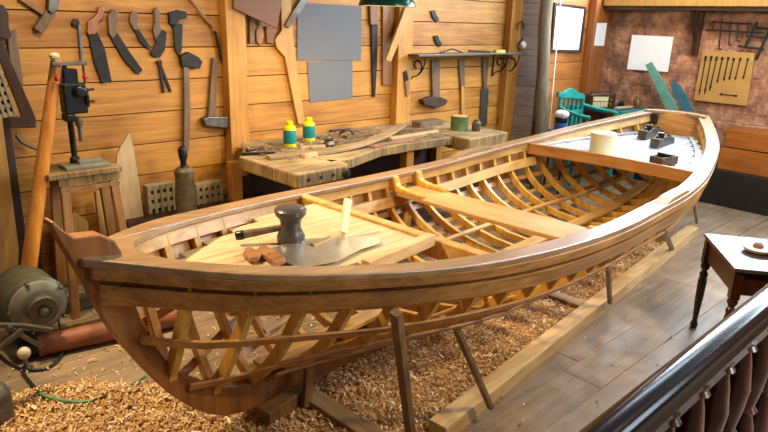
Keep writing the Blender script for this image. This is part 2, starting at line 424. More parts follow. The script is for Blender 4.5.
boat = thing('wooden_rowing_boat', 'large half-built wooden rowing boat with open ribs on a low timber cradle', 'boat', bp(2.9, 0, 0))
STEP = [i*.09 for i in range(67)]+[BL]
# stem
so = [(-.09, 1.18), (-.06, 1.09), (-.03, 1.01), (.01, .90), (.04, .80), (.09, .67), (.17, .52), (.24, .40), (.32, .29), (.44, .17), (.56, .10), (.72, .07), (.95, .065)]
si = [(.95, .205), (.75, .215), (.6, .235), (.46, .30), (.36, .39), (.27, .51), (.21, .65), (.17, .80), (.15, .93), (.14, 1.02), (.12, 1.065), (.07, 1.10), (.03, 1.105), (-.02, 1.11), (-.06, 1.155), (-.08, 1.185)]
so = [(p.x, p.y) for p in smooth_path([Vector((a, b, 0)) for a, b in so], 3)]
mb = MB(); mb.prism([bp(a, -.036, b) for a, b in so+si], NX*.072)
build('stem', mb, 'stem', boat, .006)
mb = MB(); mb.prism([bp(a, -.028, b) for a, b in [(-.0, .86), (.13, .86), (.17, .72), (.24, .55), (.34, .41), (.46, .3), (.6, .215), (.78, .17), (.78, .135), (.5, .2), (.33, .33), (.2, .5), (.1, .7)]], NX*.056)
# keel
build('keel', MB().loft([[bp(s, -w, z0), bp(s, w, z0), bp(s, w, z1), bp(s, -w, z1)] for s, w, z0, z1 in [(.9, .035, .065, .205), (2, .035, .065, .225), (4.2, .035, .065, .235), (5.0, .035, .075, .29), (5.6, .03, .09, .42), (5.95, .03, .1, .52)]]), 'stem', boat, .004)
build('keelson', MB().loft([[bp(s, -.05, zK(s)+.054), bp(s, .05, zK(s)+.054), bp(s, .05, zK(s)+.08), bp(s, -.05, zK(s)+.08)] for s in [.75+.2*i for i in range(24)]]), 'inner', boat, .004)
# longitudinals
def ribbon(name, side, fz, w, hgt, mat, s0, s1, off=0.0, bev=.004):
    """strip w thick outward, hgt deep, its top edge at fz(s)"""
    secs = []
    n = int((s1-s0)/.09)
    for i in range(n+1):
        s = s0+(s1-s0)*i/n; zt = fz(s)
        def P(zz, o): return hz(s, zz, side, off+o)
        secs.append([P(zt-hgt, 0), P(zt-hgt, w), P(zt, w), P(zt, 0)])
    return build(name, MB().loft(secs), mat, boat, bev)
for side in (-1, 1):
    # cap: flat rail on top of the sheer
    secs = []
    for i in range(73):
        s = -.01+(BL+.01)*i/72
        wi = .115 if s > .9 else .115+.04*(1-s/.9)
        b = max(.052, hbG(s)+.018); vi = max(.012, b-wi)
        z1 = zG(s)
        secs.append([bp(s, side*vi, z1-.03), bp(s, side*b, z1-.03), bp(s, side*b, z1), bp(s, side*vi, z1)])
    build('gunwale_cap', MB().loft(secs), 'cap', boat, .006)
    ribbon('rub_strake', side, lambda s: zG(s)-.029, .030, .050, 'boat', .015, BL)
    ribbon('sheer_strake', side, lambda s: zG(s)-.079, .002, .026, 'stem', .03, BL)
    ribbon('sheer_strake', side, lambda s: zG(s)-.103, .022, .085, 'boat', .035, BL)
    hof = lambda s, z: (z-zK(s))/(zG(s)-zK(s))
    h1 = lambda s: hof(s, crv([0, .17, .34, .5, .7, 1.04, 1.37, 1.75, 2.4, 3.6, 4.6, 5.94], [.66, .63, .59, .575, .557, .515, .505, .50, .475, .47, .52, .70], s))
    h2 = lambda s: hof(s, crv([0, .38, .55, .75, .92, 1.16, 1.45, 2.5, 4, 5.94], [.33, .33, .345, .375, .38, .39, .40, .37, .37, .6], s))
    h3 = lambda s: crv([0, .6, 1.5, 3, 5.94], [.04, .08, .16, .17, .15], s)
    for hh, s0 in ((h1, .17), (h2, .36), (h3, .75)):
        secs = []
        for i in range(60):
            s = s0+(5.9-s0)*i/59; h = hh(s)
            p = hull(s, h, side); q = hull(s, min(1, h+.08), side); t = (q-p).normalized(); nrm = t.cross(AX)*(side)
            if nrm.dot(NX*side) < 0: nrm = -nrm
            secs.append([p, p+nrm*.014, p+nrm*.014+t*.042, p+t*.042])
        build('ribband', MB().loft(secs), 'boat', boat, .003)
    # inner clamp and riser
    ribbon('inwale', side, lambda s: zG(s)-.031, .024, .068, 'inner', .3, BL-.03, -.062)
    ribbon('riser', side, lambda s: zG(s)-.165, .034, .070, 'inner', .45, 4.4, -.075)
    # bilge stringer over the ribs
    secs = []
    for i in range(50):
        s = .9+4.5*i/49; p = hull(s, .09, side, -.0)+Vector((0, 0, .055)); q = hull(s, .10, side)+Vector((0, 0, .055)); t = (q-p).normalized(); n_ = Vector((0, 0, 1))
        secs.append([p, p+t*.028, p+t*.028+n_*.018, p+n_*.018])
    build('bilge_stringer', MB().loft(secs), 'inner', boat, .003)
# ribs: one bent frame from gunwale to gunwale
s = .30; nr = 0
while s < 5.8:
    hs = [.955, .93]+[1-i/22 for i in range(2, 23)]
    cl = []
    for h in hs: cl.append((s, h, -1))
    for h in hs[::-1][1:]: cl.append((s, h, 1))
    secs = []
    outer = [hull(s_, h if h < 1 else 1, sd, -.002) for s_, h, sd in cl]
    n = len(outer); thick = .052; wd = .034
    for i in range(n):
        t = (outer[min(i+1, n-1)]-outer[max(i-1, 0)]).normalized()
        inn = t.cross(AX); 
        if inn.dot(Vector((0, 0, 1))*1.0 + (BO+AX*s-outer[i]).normalized()*1.0) < 0: inn = -inn
        o_ = outer[i]; secs.append([o_-AX*wd/2, o_+AX*wd/2, o_+AX*wd/2+inn*thick, o_-AX*wd/2+inn*thick])
    build('rib', MB().loft(secs), 'rib', boat, .003)
    s += .2; nr += 1
# bow: breasthook joins the caps with a rounded inner edge
pts = []
N_ = 14
arc = []
for i in range(N_+1):
    t = math.pi*(-.5+i/N_)  # -90..90
    sA = .72-.44*math.cos(t)**.75 if math.cos(t) > 1e-6 else .72
    vin = max(.012, hbG(sA)+.018-(.115+.04*(1-sA/.9)))
    arc.append((sA, math.sin(t)))
inner = []
for i in range(N_+1):
    q = -1+2*i/N_
    sA = .22+.51*abs(q)**2.0
    vin = hbG(.73)+.018-.1226
    inner.append((sA, q*vin))
outer_ = [(s_, hbG(s_)+.006) for s_ in (.72, .6, .48, .36, .24, .12, .06)]
poly = [bp(s_, v, zG(s_)-.0285) for s_, v in inner]+[bp(s_, v, zG(s_)-.0285) for s_, v in outer_]+[bp(s_, -v, zG(s_)-.0285) for s_, v in outer_[::-1]]
build('breasthook', MB().prism(poly, (0, 0, .0295)), 'cap', boat, .004)
# transom
prof = []
for i in range(17):
    h = 1-i/16*.98
    prof.append((hbF(5.9, h), zK(5.9)+(zG(5.9)-zK(5.9))*h))
pl = [bp(5.89, -v, z) for v, z in prof]+[bp(5.89, v, z) for v, z in prof[::-1]]
build('transom', MB().prism(pl, AX*.04), wood('transom_wood', '#a56526', '#d3944a', 'y', .6, .4, .1), boat, .004)
secs = []
for i in range(21):
    t = -1+2*i/20; s_ = 5.90+.09*math.cos(t*math.pi/2); w = hbG(5.94)+.018
    secs.append([bp(s_-.09, t*w, zG(5.94)-.028), bp(s_+.03*math.cos(t*math.pi/2), t*w, zG(5.94)-.028), bp(s_+.03*math.cos(t*math.pi/2), t*w, zG(5.94)+.004), bp(s_-.09, t*w, zG(5.94)+.004)])
build('transom_cap', MB().loft(secs), 'cap', boat, .005)
build('transom_knee', MB().box(bp(5.86, .20, zG(5.85)-.075), (.03, .07, .10), Matrix.Rotation(BA, 3, 'Z')), 'iron', boat, .004)
# thwart and knees
zt = .735
secs = []
for v in [-.80, -.5, 0, .5, .79]:
    cam_ = .0
    secs.append([bp(2.50+abs(v)*.03, v, zt-.03), bp(2.84-abs(v)*.02, v, zt-.03), bp(2.84-abs(v)*.02, v, zt), bp(2.50+abs(v)*.03, v, zt)])
zt = .66
build('thwart', MB().loft([[q+Vector((0, 0, zt-.735)) for q in r_] for r_ in secs]), 'thwart', boat, .006)
def knee(s, side, zb, rise, run, th=.04, name='knee', mat='rib'):
    vg = hbG(s)-.07
    prof = [(vg, zG(s)-.005), (vg-.05, zG(s)-.01), (vg-.065, zG(s)-.06)]
    for i in range(7):
        t = i/6; prof.append((vg-.065-(run-.065)*t**1.7, zG(s)-.06-(zG(s)-.06-zb-.025)*(1-(1-t)**1.9)))
    prof += [(vg-run, zb), (vg, zb)]
    build(name, MB().prism([bp(s-th/2, side*v, z) for v, z in prof], AX*th), mat, boat, .006)
knee(2.54, 1, zt, .2, .32, .05); knee(2.81, 1, zt, .2, .32, .05)
knee(2.80, -1, zt, .2, .2); knee(2.55, -1, zt, .2, .2)
# forward frame beam with left knee
def beamx(name, s, zc, w, h, crown=0, mat='inner', inset=.05, ds=0.0):
    secs = []
    bmx = hbG(s)-inset
    for i in range(13):
        v = -bmx+2*bmx*i/12; zz = zc+crown*(1-(v/bmx)**2)
        secs.append([bp(s-w/2, v, zz-h), bp(s+w/2, v, zz-h), bp(s+w/2, v, zz), bp(s-w/2, v, zz)])
    return build(name, MB().loft(secs), mat, boat, .004)
ZF = .80
beamx('deck_beam', 1.61, ZF+.012, .065, .10, 0, 'inner')
knee(1.60, 1, ZF-.03, .1, .26, .055)
build('deck_carlin', MB().beam(bp(1.06, -.40, ZF+.015), bp(1.575, -.36, ZF+.015), .05, .06), 'rail', boat, .004)
mb = MB()
for k in range(-5, 8):
    v = k*.072+.02
    s0 = .48
    while hbG(s0)-.11 < abs(v)+.036 and s0 < 1.5: s0 += .02
    if v < -.30: s0 = max(s0, 1.1)
    if s0 < 1.45: mb.box(bp((s0+1.575)/2, v, ZF-.012), (1.575-s0, .069, .02), Matrix.Rotation(BA, 3, 'Z'))
build('fore_deck_boards', mb, 'deckf', boat, .002)
# aft bulkhead beam and deck
ZA = .765
secs = []
for i in range(15):
    bmx = hbG(4.35)-.03; v = -bmx+2*bmx*i/14; zz = ZA+.045+.015*(1-(v/bmx)**2)
    secs.append([bp(4.33, v, zz-.10), bp(4.37, v, zz-.10), bp(4.37, v, zz), bp(4.33, v, zz)])
build('aft_beam', MB().loft(secs), 'bulk', boat, .005)
mb = MB()
for k in range(-9, 10):
    v = k*.075; s1 = 5.86
    while hbG(s1)-.12 < abs(v)+.03 and s1 > 4.5: s1 -= .02
    n = 6; zz = lambda s_: ZA+(s_-4.35)*.035
    if s1 > 4.6:
        mb.loft([[bp(s_, v-.036, zz(s_)), bp(s_, v+.036, zz(s_)), bp(s_, v+.036, zz(s_)+.018), bp(s_, v-.036, zz(s_)+.018)] for s_ in [4.37+(s1-4.37)*i/n for i in range(n+1)]])
build('aft_deck_boards', mb, 'decka', boat, .002)
for side in (-1, 1):
    secs = []
    for i in range(30):
        s_ = 4.4+1.42*i/29; b = hbG(s_)
        secs.append([bp(s_, side*(b-.17), ZA+(s_-4.35)*.035+.015), bp(s_, side*(b-.05), ZA+(s_-4.35)*.035+.015), bp(s_, side*(b-.05), ZA+(s_-4.35)*.035+.030), bp(s_, side*(b-.17), ZA+(s_-4.35)*.035+.035)])
    build('deck_margin', MB().loft(secs), 'decka', boat, .003)
def chock(px0, px1, side, mat='cap'):
    a = onz(px0[0], px0[1], zG(3)+.0); b = onz(px1[0], px1[1], zG(3.3)+.0)
    sa = (a-BO).dot(AX); sb = (b-BO).dot(AX); secs = []
    for i in range(9):
        s_ = sa+(sb-sa)*i/8; t = i/8; h = .028*min(1, 4*t, 4*(1-t))+.002
        bo = hbG(s_)+.012; bi = bo-.085
        secs.append([bp(s_, side*bi, zG(s_)), bp(s_, side*bo, zG(s_)), bp(s_, side*bo, zG(s_)+h), bp(s_, side*bi, zG(s_)+h)])
    build('rowlock_chock', MB().loft(secs), mat, boat, .003)
chock((652, 203), (674, 190), -1, 'bulk'); chock((447, 158), (489, 149), 1)

# cradle under the boat
def rail_at(s, v, z=0): return bp(s, v, z)
rr = thing('cradle_rail', 'long pale timber rail on the floor along the near side of the boat', 'timber', bp(3, -.73, 0), 'cradle rails')
p0, p1 = onz(445, 445, 0), onz(697, 236, 0)
d = (p1-p0).normalized(); sd = Vector((-d.y, d.x, 0))
rr.location = (p0+p1)/2
build('rail_beam', MB().beam(p0+sd*.05+Vector((0, 0, .045)), p1+sd*.05+Vector((0, 0, .045)), .10, .09), 'rail', rr, .004)
l0 = p0+sd*1.35+d*.7; l1 = p1+sd*1.25
rl = thing('cradle_rail', 'matching timber rail hidden behind ribs on the far side under the boat', 'timber', (l0+l1)/2, 'cradle rails')
build('rail_beam', MB().beam(l0+Vector((0, 0, .045)), l1+Vector((0, 0, .045)), .10, .09), 'rail', rl, .004)
def bearer(s, v0, v1, lab, z=.032, w=.1, h=.064):
    a, b = bp(s, v0, z), bp(s, v1, z)
    solo('bearer', MB().beam(a, b, w, h), 'bearer', lab, 'timber', 'bearers under the keel', .004)
bearer(.98, -1.4, .35, 'thick dark bearer crossing under the keel nearest the bow')
def railv(s):
    q = bp(s, 0, 0); t = (q-p0).dot(d); e = p0+d*t; return (e-BO).dot(NX)
bearer(3.0, railv(3.0)+.12, .5, 'bearer meeting the near rail beneath the middle of the boat')
bearer(4.95, railv(4.95)+.12, .45, 'dark bearer meeting the far end of the near rail')
kb = thing('keel_block', 'squared wooden block with upright cleat beside the keel near the bow', 'block', bp(.93, -.06, 0))
build('block', MB().box(bp(.84, -.085, .05), (.30, .085, .098), Matrix.Rotation(BA+.15, 3, 'Z')), 'prop', kb, .004)
build('cleat', MB().beam(bp(.92, -.15, .03), bp(.95, -.14, .25), .05, .03, up=(0, 1, 0)), 'prop', kb, .003)
def prop(t, f, w, zt_, zf, vtop, lab):
    dd = sight(*t); k_ = (vtop-((EYE-BO).dot(NX)))/(dd.dot(NX)); a = EYE+dd*k_
    b = onz(f[0], f[1], zf)
    solo('prop_stick', MB().beam(a, b, w, w*.8, up=AX), 'prop', lab, 'prop', 'props holding up the near side of the hull', .003)
prop((396, 312), (412, 445), .042, 0, .0, -.80, 'wide flat prop nearest the bow, cut off by the bottom of the picture')
prop((457, 330), (491, 408), .030, 0, .09, -.84, 'slanted dark prop standing on the rail, second from the bow')
prop((608, 270), (610, 303), .028, 0, .09, -.86, 'short upright prop between rail and hull amidships')
prop((664, 231), (672, 249), .035, 0, .09, -.80, 'short slanting brown prop near the far end of the rail')
prop((692, 192), (697, 223), .022, 0, .09, -.60, 'thin pale prop leaning at the stern end')

# shavings: bed, then curls
def shav_h(x, y):
    q = Vector((x, y, 0)); s_ = (q-BO).dot(AX); v = (q-BO).dot(NX)
    t = (q-p0).dot(d); e = (q-p0).dot(sd)   # distance left of the rail's outer face
    h = .036+.04*noise.noise(Vector((x*2.4, y*2.4, 1)))+.026*noise.noise(Vector((x*6.5, y*6.5, 3)))
    h = max(h, .014+.006*noise.noise(Vector((x*9, y*9, 5))))
    h *= sm((e-.08)/.05)
    h *= sm((5.1-s_)/.8)
    # left boundary: near the pipe the floor is bare
    lim = 1.05 if s_ < -.0 else 1.05-.9*sm(s_/1.1)
    lim += .12*noise.noise(Vector((x*2.5, y*2.5, 8)))
    h *= sm((lim-v)/.25)
    if s_ > 5.1 or e < .08 or v > lim: return 0
    return max(h, 0)
mb = MB(); nx_, ny_ = 150, 70; vs = []; fs = []
gx = lambda i: -.6+6.4*i/nx_; gy = lambda j: 1.1+2.6*j/ny_
for j in range(ny_+1):
    for i in range(nx_+1):
        h = shav_h(gx(i), gy(j)); vs.append(Vector((gx(i), gy(j), h-.004)))
for j in range(ny_):
    for i in range(nx_):
        a = j*(nx_+1)+i; fs.append((a, a+1, a+nx_+2, a+nx_+1))
mb._add(vs, fs)
tag(build('shavings_bed', mb, 'ground', smooth=True), 'thick bed of wood dust and shavings covering the floor under the boat', 'shavings', kind='stuff')
mb = MB(); cnt = 0; rn = random.Random(11)
V, Fc = [], []
while cnt < 32000:
    x = rn.uniform(-.2, 5.6); y = rn.uniform(1.2, 3.5)
    if rn.random() < (x-1.5)/5.5: continue
    h = shav_h(x, y)
    if h < .006 and rn.random() > .04: continue
    if h <= 0:
        q = Vector((x, y, 0))
        if (q-p0).dot(sd) < .1 and rn.random() > .15: continue
        h = .002
    cnt += 1
    big = rn.random() < .22
    w = rn.uniform(.004, .008)*(1.5 if big else 1); Lh = rn.uniform(.018, .042)*(1.6 if big else 1)
    yaw = rn.uniform(0, 6.28); tilt = rn.uniform(-.5, .7); cu = rn.uniform(.5, 4.5)
    D = Vector((math.cos(yaw), math.sin(yaw), 0)); S = Vector((-math.sin(yaw), math.cos(yaw), rn.uniform(-.6, .6))).normalized()
    p = Vector((x, y, h+rn.uniform(0, .016))); o = len(V); ang = tilt; k_ = 4
    for i in range(k_+1):
        V.append(p-S*w/2); V.append(p+S*w/2)
        p = p+(D*math.cos(ang)+Vector((0, 0, 1))*math.sin(ang))*(Lh/k_); ang -= cu/k_
        if p.z < .001: p.z = .001
    for i in range(k_): Fc.append((o+2*i, o+2*i+1, o+2*i+3, o+2*i+2))
mb.v, mb.f = V, Fc
tag(build('wood_shavings', mb, 'shav'), 'curled golden wood shavings strewn over the floor beneath and in front of the boat', 'shavings', kind='stuff')

# ================================================================== THINGS ON AND IN THE BOAT
# caulking mallet on the fore deck
zd = ZF-.001
c = bpx(291, 242, zd)
ml = thing('wooden_mallet', 'dark round-headed caulking mallet standing on the pale fore deck', 'mallet', c)
pr = [(r_*1.14, h_*1.14) for r_, h_ in [(.0, 0), (.052, 0), (.060, .008), (.062, .03), (.052, .05), (.045, .07), (.044, .09), (.050, .11), (.062, .122), (.068, .132), (.070, .150), (.060, .160), (.04, .164), (0, .165)]]
build('head', MB().lathe(pr, c, n=32), plain('dark_oiled_mallet', '#4d4640', .32, .0, .3, 12, .1), ml, smooth=True)
hd = (onz(236, 235, zd+.045)-c); hd.z = 0; hd.normalize()
h0 = c+Vector((0, 0, .085)); h1_ = onz(236, 236, zd+.045)
build('handle', MB().tube([h0+(h1_-h0)*t for t in (0.1, .3, .55, .62, .64, .95, 1)], [.015, .016, .018, .019, .020, .0205, .018], 14), 'handled', ml, smooth=True)
build('handle_grip', MB().tube([h0+(h1_-h0)*t for t in (.86, .98, 1.01)], [.0235, .024, .018], 14), 'black', ml, smooth=True)
# hand saw
zz = ZF+.012
sp = lambda x, y: onz(x, y, zz)
sw = thing('hand_saw', 'hand saw with bright blade and brown handle lying on the fore deck', 'saw', sp(300, 250))
bl = [(262, 251.5), (290, 243), (345, 238), (378, 236.5), (381, 243), (360, 250), (336, 262), (300, 268), (284, 262), (272, 255)]
build('blade', MB().prism([sp(*q) for q in bl], (0, 0, .003)), 'blade', sw)
hp = [(243, 257), (245, 252.5), (251, 251), (256, 254), (260, 250.5), (266, 250), (274, 254), (284, 260), (286, 264), (275, 268), (268, 262), (262, 258), (258, 262), (250, 263)]
build('handle', MB().prism([onz(x, y, zz-.005) for x, y in hp], (0, 0, .024)), wood('saw_handle_wood', '#7c4a2a', '#b27a4c', 'x', 1, .4), sw, .005)
shn = [o for o in sw.children if o.name.startswith('handle')][0]
for q in ((269, 254), (277, 259)): build('rivet', MB().lathe([(.004, 0), (.004, .004), (.002, .006)], onz(*q, zz+.018), n=10), 'brass', shn)
# pale slat standing on edge
a, b = onz(343, 234, ZF+.02), ony(348, 199, onz(343, 234, ZF).y+.02)
solo('pale_batten', MB().beam(onz(312, 246, ZF+.012), onz(343, 234, ZF+.012), .03, .022), 'rail', 'pale batten lying on the fore deck along the back of the saw', 'batten', None, .002)
solo('pale_peg', MB().beam(a+Vector((0, 0, .006)), b, .046, .018, up=(0, 1, 0)), 'cream', 'short pale peg propped upright behind the saw on the fore deck', 'peg', None, .002)
# tub
zaf = lambda s_: ZA+(s_-4.35)*.035+.018
c = onz(601, 153, zaf(4.5))
tb = thing('plastic_tub', 'cream plastic tub standing on the pale aft deck', 'tub', c)
build('body', MB().lathe([(0, 0), (.098, 0), (.103, .005), (.106, .10), (.106, .165), (0, .165)], c, n=36), 'cream', tb, smooth=True)
build('lid', MB().lathe([(.108, .160), (.112, .163), (.112, .182), (.104, .188), (0, .188)], c, n=36), 'cream', tb, smooth=True)
# hand planes
def plane_tool(c, ln, ang, lab, h=.085, wd=.085):
    u = Vector((math.cos(ang), math.sin(ang), 0)); w = Vector((-u.y, u.x, 0)); Z = Vector((0, 0, 1))
    t = thing('hand_plane', lab, 'hand plane', c, 'hand planes on the aft deck')
    build('sole', MB().beam(c+Z*.009-u*ln/2, c+Z*.009+u*ln/2, wd, .016), 'steel', t, .003)
    for s_ in (-1, 1): build('side_wall', MB().prism([c+w*s_*wd/2+u*a_*ln+Z*z_ for a_, z_ in ((-.5, .01), (.5, .01), (.46, h*.7), (.2, h), (-.12, h*1.15), (-.4, h*.7))], w*-s_*.008), 'steel', t, .002)
    build('toe_block', MB().box(c-u*(ln*.5-.035)+Z*(h*.45+.01), (.05, wd, h*.8), Matrix.Rotation(ang, 3, 'Z')), 'rusty', t, .004)
    build('body', MB().prism([c-w*(wd/2-.01)+u*a_*ln+Z*z_ for a_, z_ in ((-.46, .015), (.46, .015), (.40, h*.55), (.12, h*.7), (-.1, h*.85), (-.36, h*.5))], w*(wd-.02)), 'iron', t, .004)
    build('cutting_iron', MB().beam(c+Z*.03+u*ln*.02, c+Z*(h*1.5)-u*ln*.16, wd*.7, .008, up=u), 'blade', t, .001)
    build('front_knob', MB().lathe([(.010, 0), (.009, .02), (.018, .035), (.016, .045), (0, .05)], c+u*ln*.36+Z*h*.5, n=14), 'iron', t, smooth=True)
    q = c-u*ln*.36+Z*h*.45
    build('rear_handle', MB().prism([q+u*a_+w*-.010+Z*z_ for a_, z_ in ((-.02, 0), (.03, 0), (.02, .03), (.03, .06), (.0, .065), (-.015, .035))], w*.02), 'iron', t, .005)
plane_tool(bp(5.27, -.125, zaf(5.27)), .38, BA-.03, 'middle hand plane with a bright steel body on the aft deck')
plane_tool(bp(5.59, .11, zaf(5.59)), .42, BA-.05, 'long hand plane nearest the transom on the aft deck')
c = onz(663, 164, zaf(4.8)); t = thing('plough_plane', 'open box-shaped metal plane nearest the camera on the aft deck', 'hand plane', c, None)
Rz = Matrix.Rotation(R(-12), 3, 'Z'); e = lambda x, y, z: c+Rz @ Vector((x, y, z))
mb = MB()
for q, s_ in (((0, .055, .035), (.20, .012, .07)), ((0, -.055, .035), (.20, .012, .07)), ((.1, 0, .035), (.012, .12, .07)), ((-.1, 0, .035), (.012, .12, .07)), ((0, 0, .006), (.2, .12, .012))): mb.box(e(*q), s_, Rz)
Rz0 = Rz
build('body', mb, 'rusty', t, .003)
build('divider', MB().box(e(.0, 0, .045), (.03, .12, .09), Rz), 'iron', t, .003)

# ================================================================== LEFT WALL THINGS
def Wp(x, y, off=.0, Y=WY1): return ony(x, y, Y-off)
def flat(poly, th, off=.004, Y=WY1):
    return MB().prism([Wp(x, y, off+th, Y) for x, y in poly], (0, th, 0))
def wall_tool(name, label, cat, parts, group=None, Y=WY1):
    allp = [q for p in parts for q in p[1]]
    cx = sum(p[0] for p in allp)/len(allp); cy = max(p[1] for p in allp)
    t = thing(name, label, cat, Wp(cx, cy, 0, Y), group)
    for nm, poly, th, mat, *r_ in parts:
        off = r_[0] if r_ else .004
        build(nm, flat(poly, th, off, Y), mat, t, min(.005, th*.3))
    return t
def strip(a, b, w0, w1=None):
    w1 = w0 if w1 is None else w1; dx, dy = b[0]-a[0], b[1]-a[1]; L_ = math.hypot(dx, dy); nx, ny = -dy/L_, dx/L_
    return [(a[0]+nx*w0/2, a[1]+ny*w0/2), (b[0]+nx*w1/2, b[1]+ny*w1/2), (b[0]-nx*w1/2, b[1]-ny*w1/2), (a[0]-nx*w0/2, a[1]-ny*w0/2)]
G = 'old tools hung on the board wall'
wall_tool('hand_adze', 'wooden-handled adze at the top left corner of the board wall', 'adze',
    [('handle', strip((20, -3), (49, 16), 5.5, 6), .03, 'handle'), ('head', [(34, 28), (42, 34), (50, 22), (57, 8), (60, -6), (50, -8), (48, 8), (41, 18)], .045, 'handled'), ('blade', [(49, -6), (61, -6), (58, 10), (52, 14), (48, 10)], .02, 'steel', .05)], G)
wall_tool('ring_spanner', 'thin black ring-headed spanner hanging left of the first pull saw', 'spanner',
    [('head', [(72, 22), (74, 19), (78, 19), (80, 22), (79, 26), (75, 27), (72, 25)], .025, 'iron'), ('shaft', [(77.5, 25), (81, 25), (84, 62), (80.5, 62)], .018, 'steel')], G)
wall_tool('pull_saw', 'saw with a copper-brown handle, leftmost of the saws on the wall', 'saw',
    [('handle', [(87, 32), (88, 22), (93, 19), (97, 14), (99, 7), (103, 6), (105, 10), (103, 18), (98, 22), (98, 31), (96, 34), (89, 35)], .03, wood('copper_handle', '#7d4626', '#b0693c', 'z', 1, .35)), ('blade', [(88, 33), (97, 31), (105, 48), (112, 81), (102, 84), (94, 62)], .012, 'iron', .012)], G)
wall_tool('pull_saw', 'grey saw slanting down to the right, second saw from the left', 'saw',
    [('handle', [(108, 17), (112, 9), (118, 10), (119, 18), (116, 25), (118, 33), (113, 39), (109, 33)], .03, 'handled'), ('blade', [(111, 38), (118, 33), (130, 52), (143, 70), (138, 75), (124, 60)], .012, 'iron', .012)], G)
wall_tool('hooked_scraper', 'slim hooked scraper hanging between two saws', 'scraper',
    [('handle', [(130, 15), (133, 11), (138, 13), (137, 23), (139, 30), (134, 30), (130, 22)], .025, 'handled'), ('blade', [(134, 29), (139, 29), (145, 38), (151, 47), (149, 50), (140, 42)], .012, 'iron', .01)], G)
wall_tool('keyhole_saw', 'curved brown keyhole saw above the pliers', 'saw',
    [('handle', [(154, 10), (157, 7), (160, 11), (160, 24), (162, 30), (156, 40), (153, 30), (155, 22)], .03, 'handled'), ('blade', [(156, 36), (162, 29), (167, 32), (165, 50), (160, 58), (154, 57), (150, 53), (155, 46)], .015, 'iron', .01)], G)
wall_tool('bow_plane', 'black iron plane hanging by its hooked handle right of the keyhole saw', 'plane',
    [('handle', [(169, 13), (178, 10), (187, 12), (187, 18), (180, 20), (176, 26), (170, 24)], .035, 'iron'), ('blade', [(173, 24), (183, 24), (182, 50), (179, 57), (175, 50)], .018, 'iron', .01)], G)
wall_tool('pliers', 'small black pliers hanging on the wall with open legs down', 'pliers',
    [('jaw', [(157, 61), (162, 60), (163, 67), (159, 68)], .02, 'iron'), ('grip', strip((160, 66), (164, 93), 3), .015, 'iron'), ('grip', strip((161, 66), (171, 92), 3), .015, 'iron')], G)
wall_tool('axe', 'axe hanging head up above the jack, long pale handle', 'axe',
    [('head', [(181, 56), (189, 52), (199, 57), (203, 62), (200, 69), (188, 67), (182, 66)], .045, 'iron'), ('handle', [(183.5, 62), (189, 62), (191, 110), (189, 150), (184, 150), (184.5, 108)], .028, 'handled', .01)], G)
wall_tool('sledgehammer', 'sledgehammer hanging head down beside the left wall post', 'hammer',
    [('handle', [(211, 120), (208, 119), (213, 58), (218, 58), (216, 120)], .03, 'handled'), ('head', [(204, 119), (209, 117), (229, 117), (232, 120), (231, 126), (226, 128), (206, 126)], .07, 'steel')], G)
pth = smooth_path([Wp(x, y, .03) for x, y in ((188, -4), (197, 8), (205, 19), (211, 24), (215, 33), (218, 45), (221, 62))], 4)
t = thing('sickle', 'curved iron sickle with knotted grip left of the wall post', 'sickle', pth[-1], G)
build('blade', MB().tube(pth[14:], [.011]*(len(pth)-15)+[.004], 8), 'iron', t, smooth=True)
build('grip', MB().tube(pth[:16], [.014+.007*math.sin(i*1.3) for i in range(16)], 10), 'handle', t, smooth=True)

# board and tools on the left post
OP = WY1-.10
solo('brown_board', flat([(234, 8.5), (277, 28.5), (284, -8), (287, -45), (232, -45)], .025, .002, OP), 'plate', 'tilted dark brown board fixed across the left wall post', 'board', None, .003)
solo('carved_bracket', flat([(281, -6), (291, -6), (292, 22), (294, 42), (298, 75), (305.5, 124), (298.5, 124), (289, 78), (285, 57), (277, 48), (275, 40), (282, 30)], .03, .004), 'tan', 'long pale wooden arm hanging left of the grey card', 'wooden arm', G, .004)
wall_tool('bevel_gauge', 'dark grey gauge slanting across the corner of the large grey card', 'gauge',
    [('blade', strip((309, -6), (294, 16), 7), .012, 'steel', .032), ('stock', strip((296, 13), (287, 27), 7, 5), .022, 'handled', .03)], G)
wall_tool('marking_knife', 'small wooden-handled knife hanging below the tilted brown board', 'knife',
    [('handle', [(257.5, 28), (262, 28), (264, 36), (261, 46), (257, 42), (256, 33)], .02, 'handle'), ('blade', [(258.5, 16), (261.5, 16), (261.5, 29), (258.5, 29)], .006, 'steel', .008)], G)
wall_tool('wood_clamp', 'short dark wooden clamp hanging on the wall behind the tilted board', 'clamp',
    [('jaw', [(250, 18), (254, 18), (255, 42), (250, 44)], .03, 'handled'), ('screw', [(266, 26), (275, 28), (274, 44), (267, 43)], .025, 'plate')], G)
solo('grey_card', flat([(297.5, 2.6), (362, 6), (361, 60.5), (297.5, 60)], .004, .006), 'grey', 'large plain grey card pinned to the board wall', 'card')
solo('grey_card', flat([(307.5, 61.5), (352.5, 60.5), (352.5, 98), (310, 102.5)], .004, .004), 'grey', 'smaller plain grey card pinned below the large one', 'card')
wall_tool('wood_chisel', 'long narrow chisel hanging point down right of the grey card', 'chisel',
    [('handle', [(370, 4), (378, 5), (377.5, 25), (371, 25)], .03, 'plate'), ('blade', [(371.5, 25), (378, 25), (377.5, 60), (375.5, 97), (373, 97), (372, 60)], .018, 'iron')], G)
solo('wooden_lath', flat([(383, 4), (395, 4), (391.5, 85), (383, 85)], .02), wood('red_brown_slat', '#7a5230', '#9a6b42', 'z', .8), 'upright reddish brown slat hanging just left of the middle post', 'slat', G, .003)
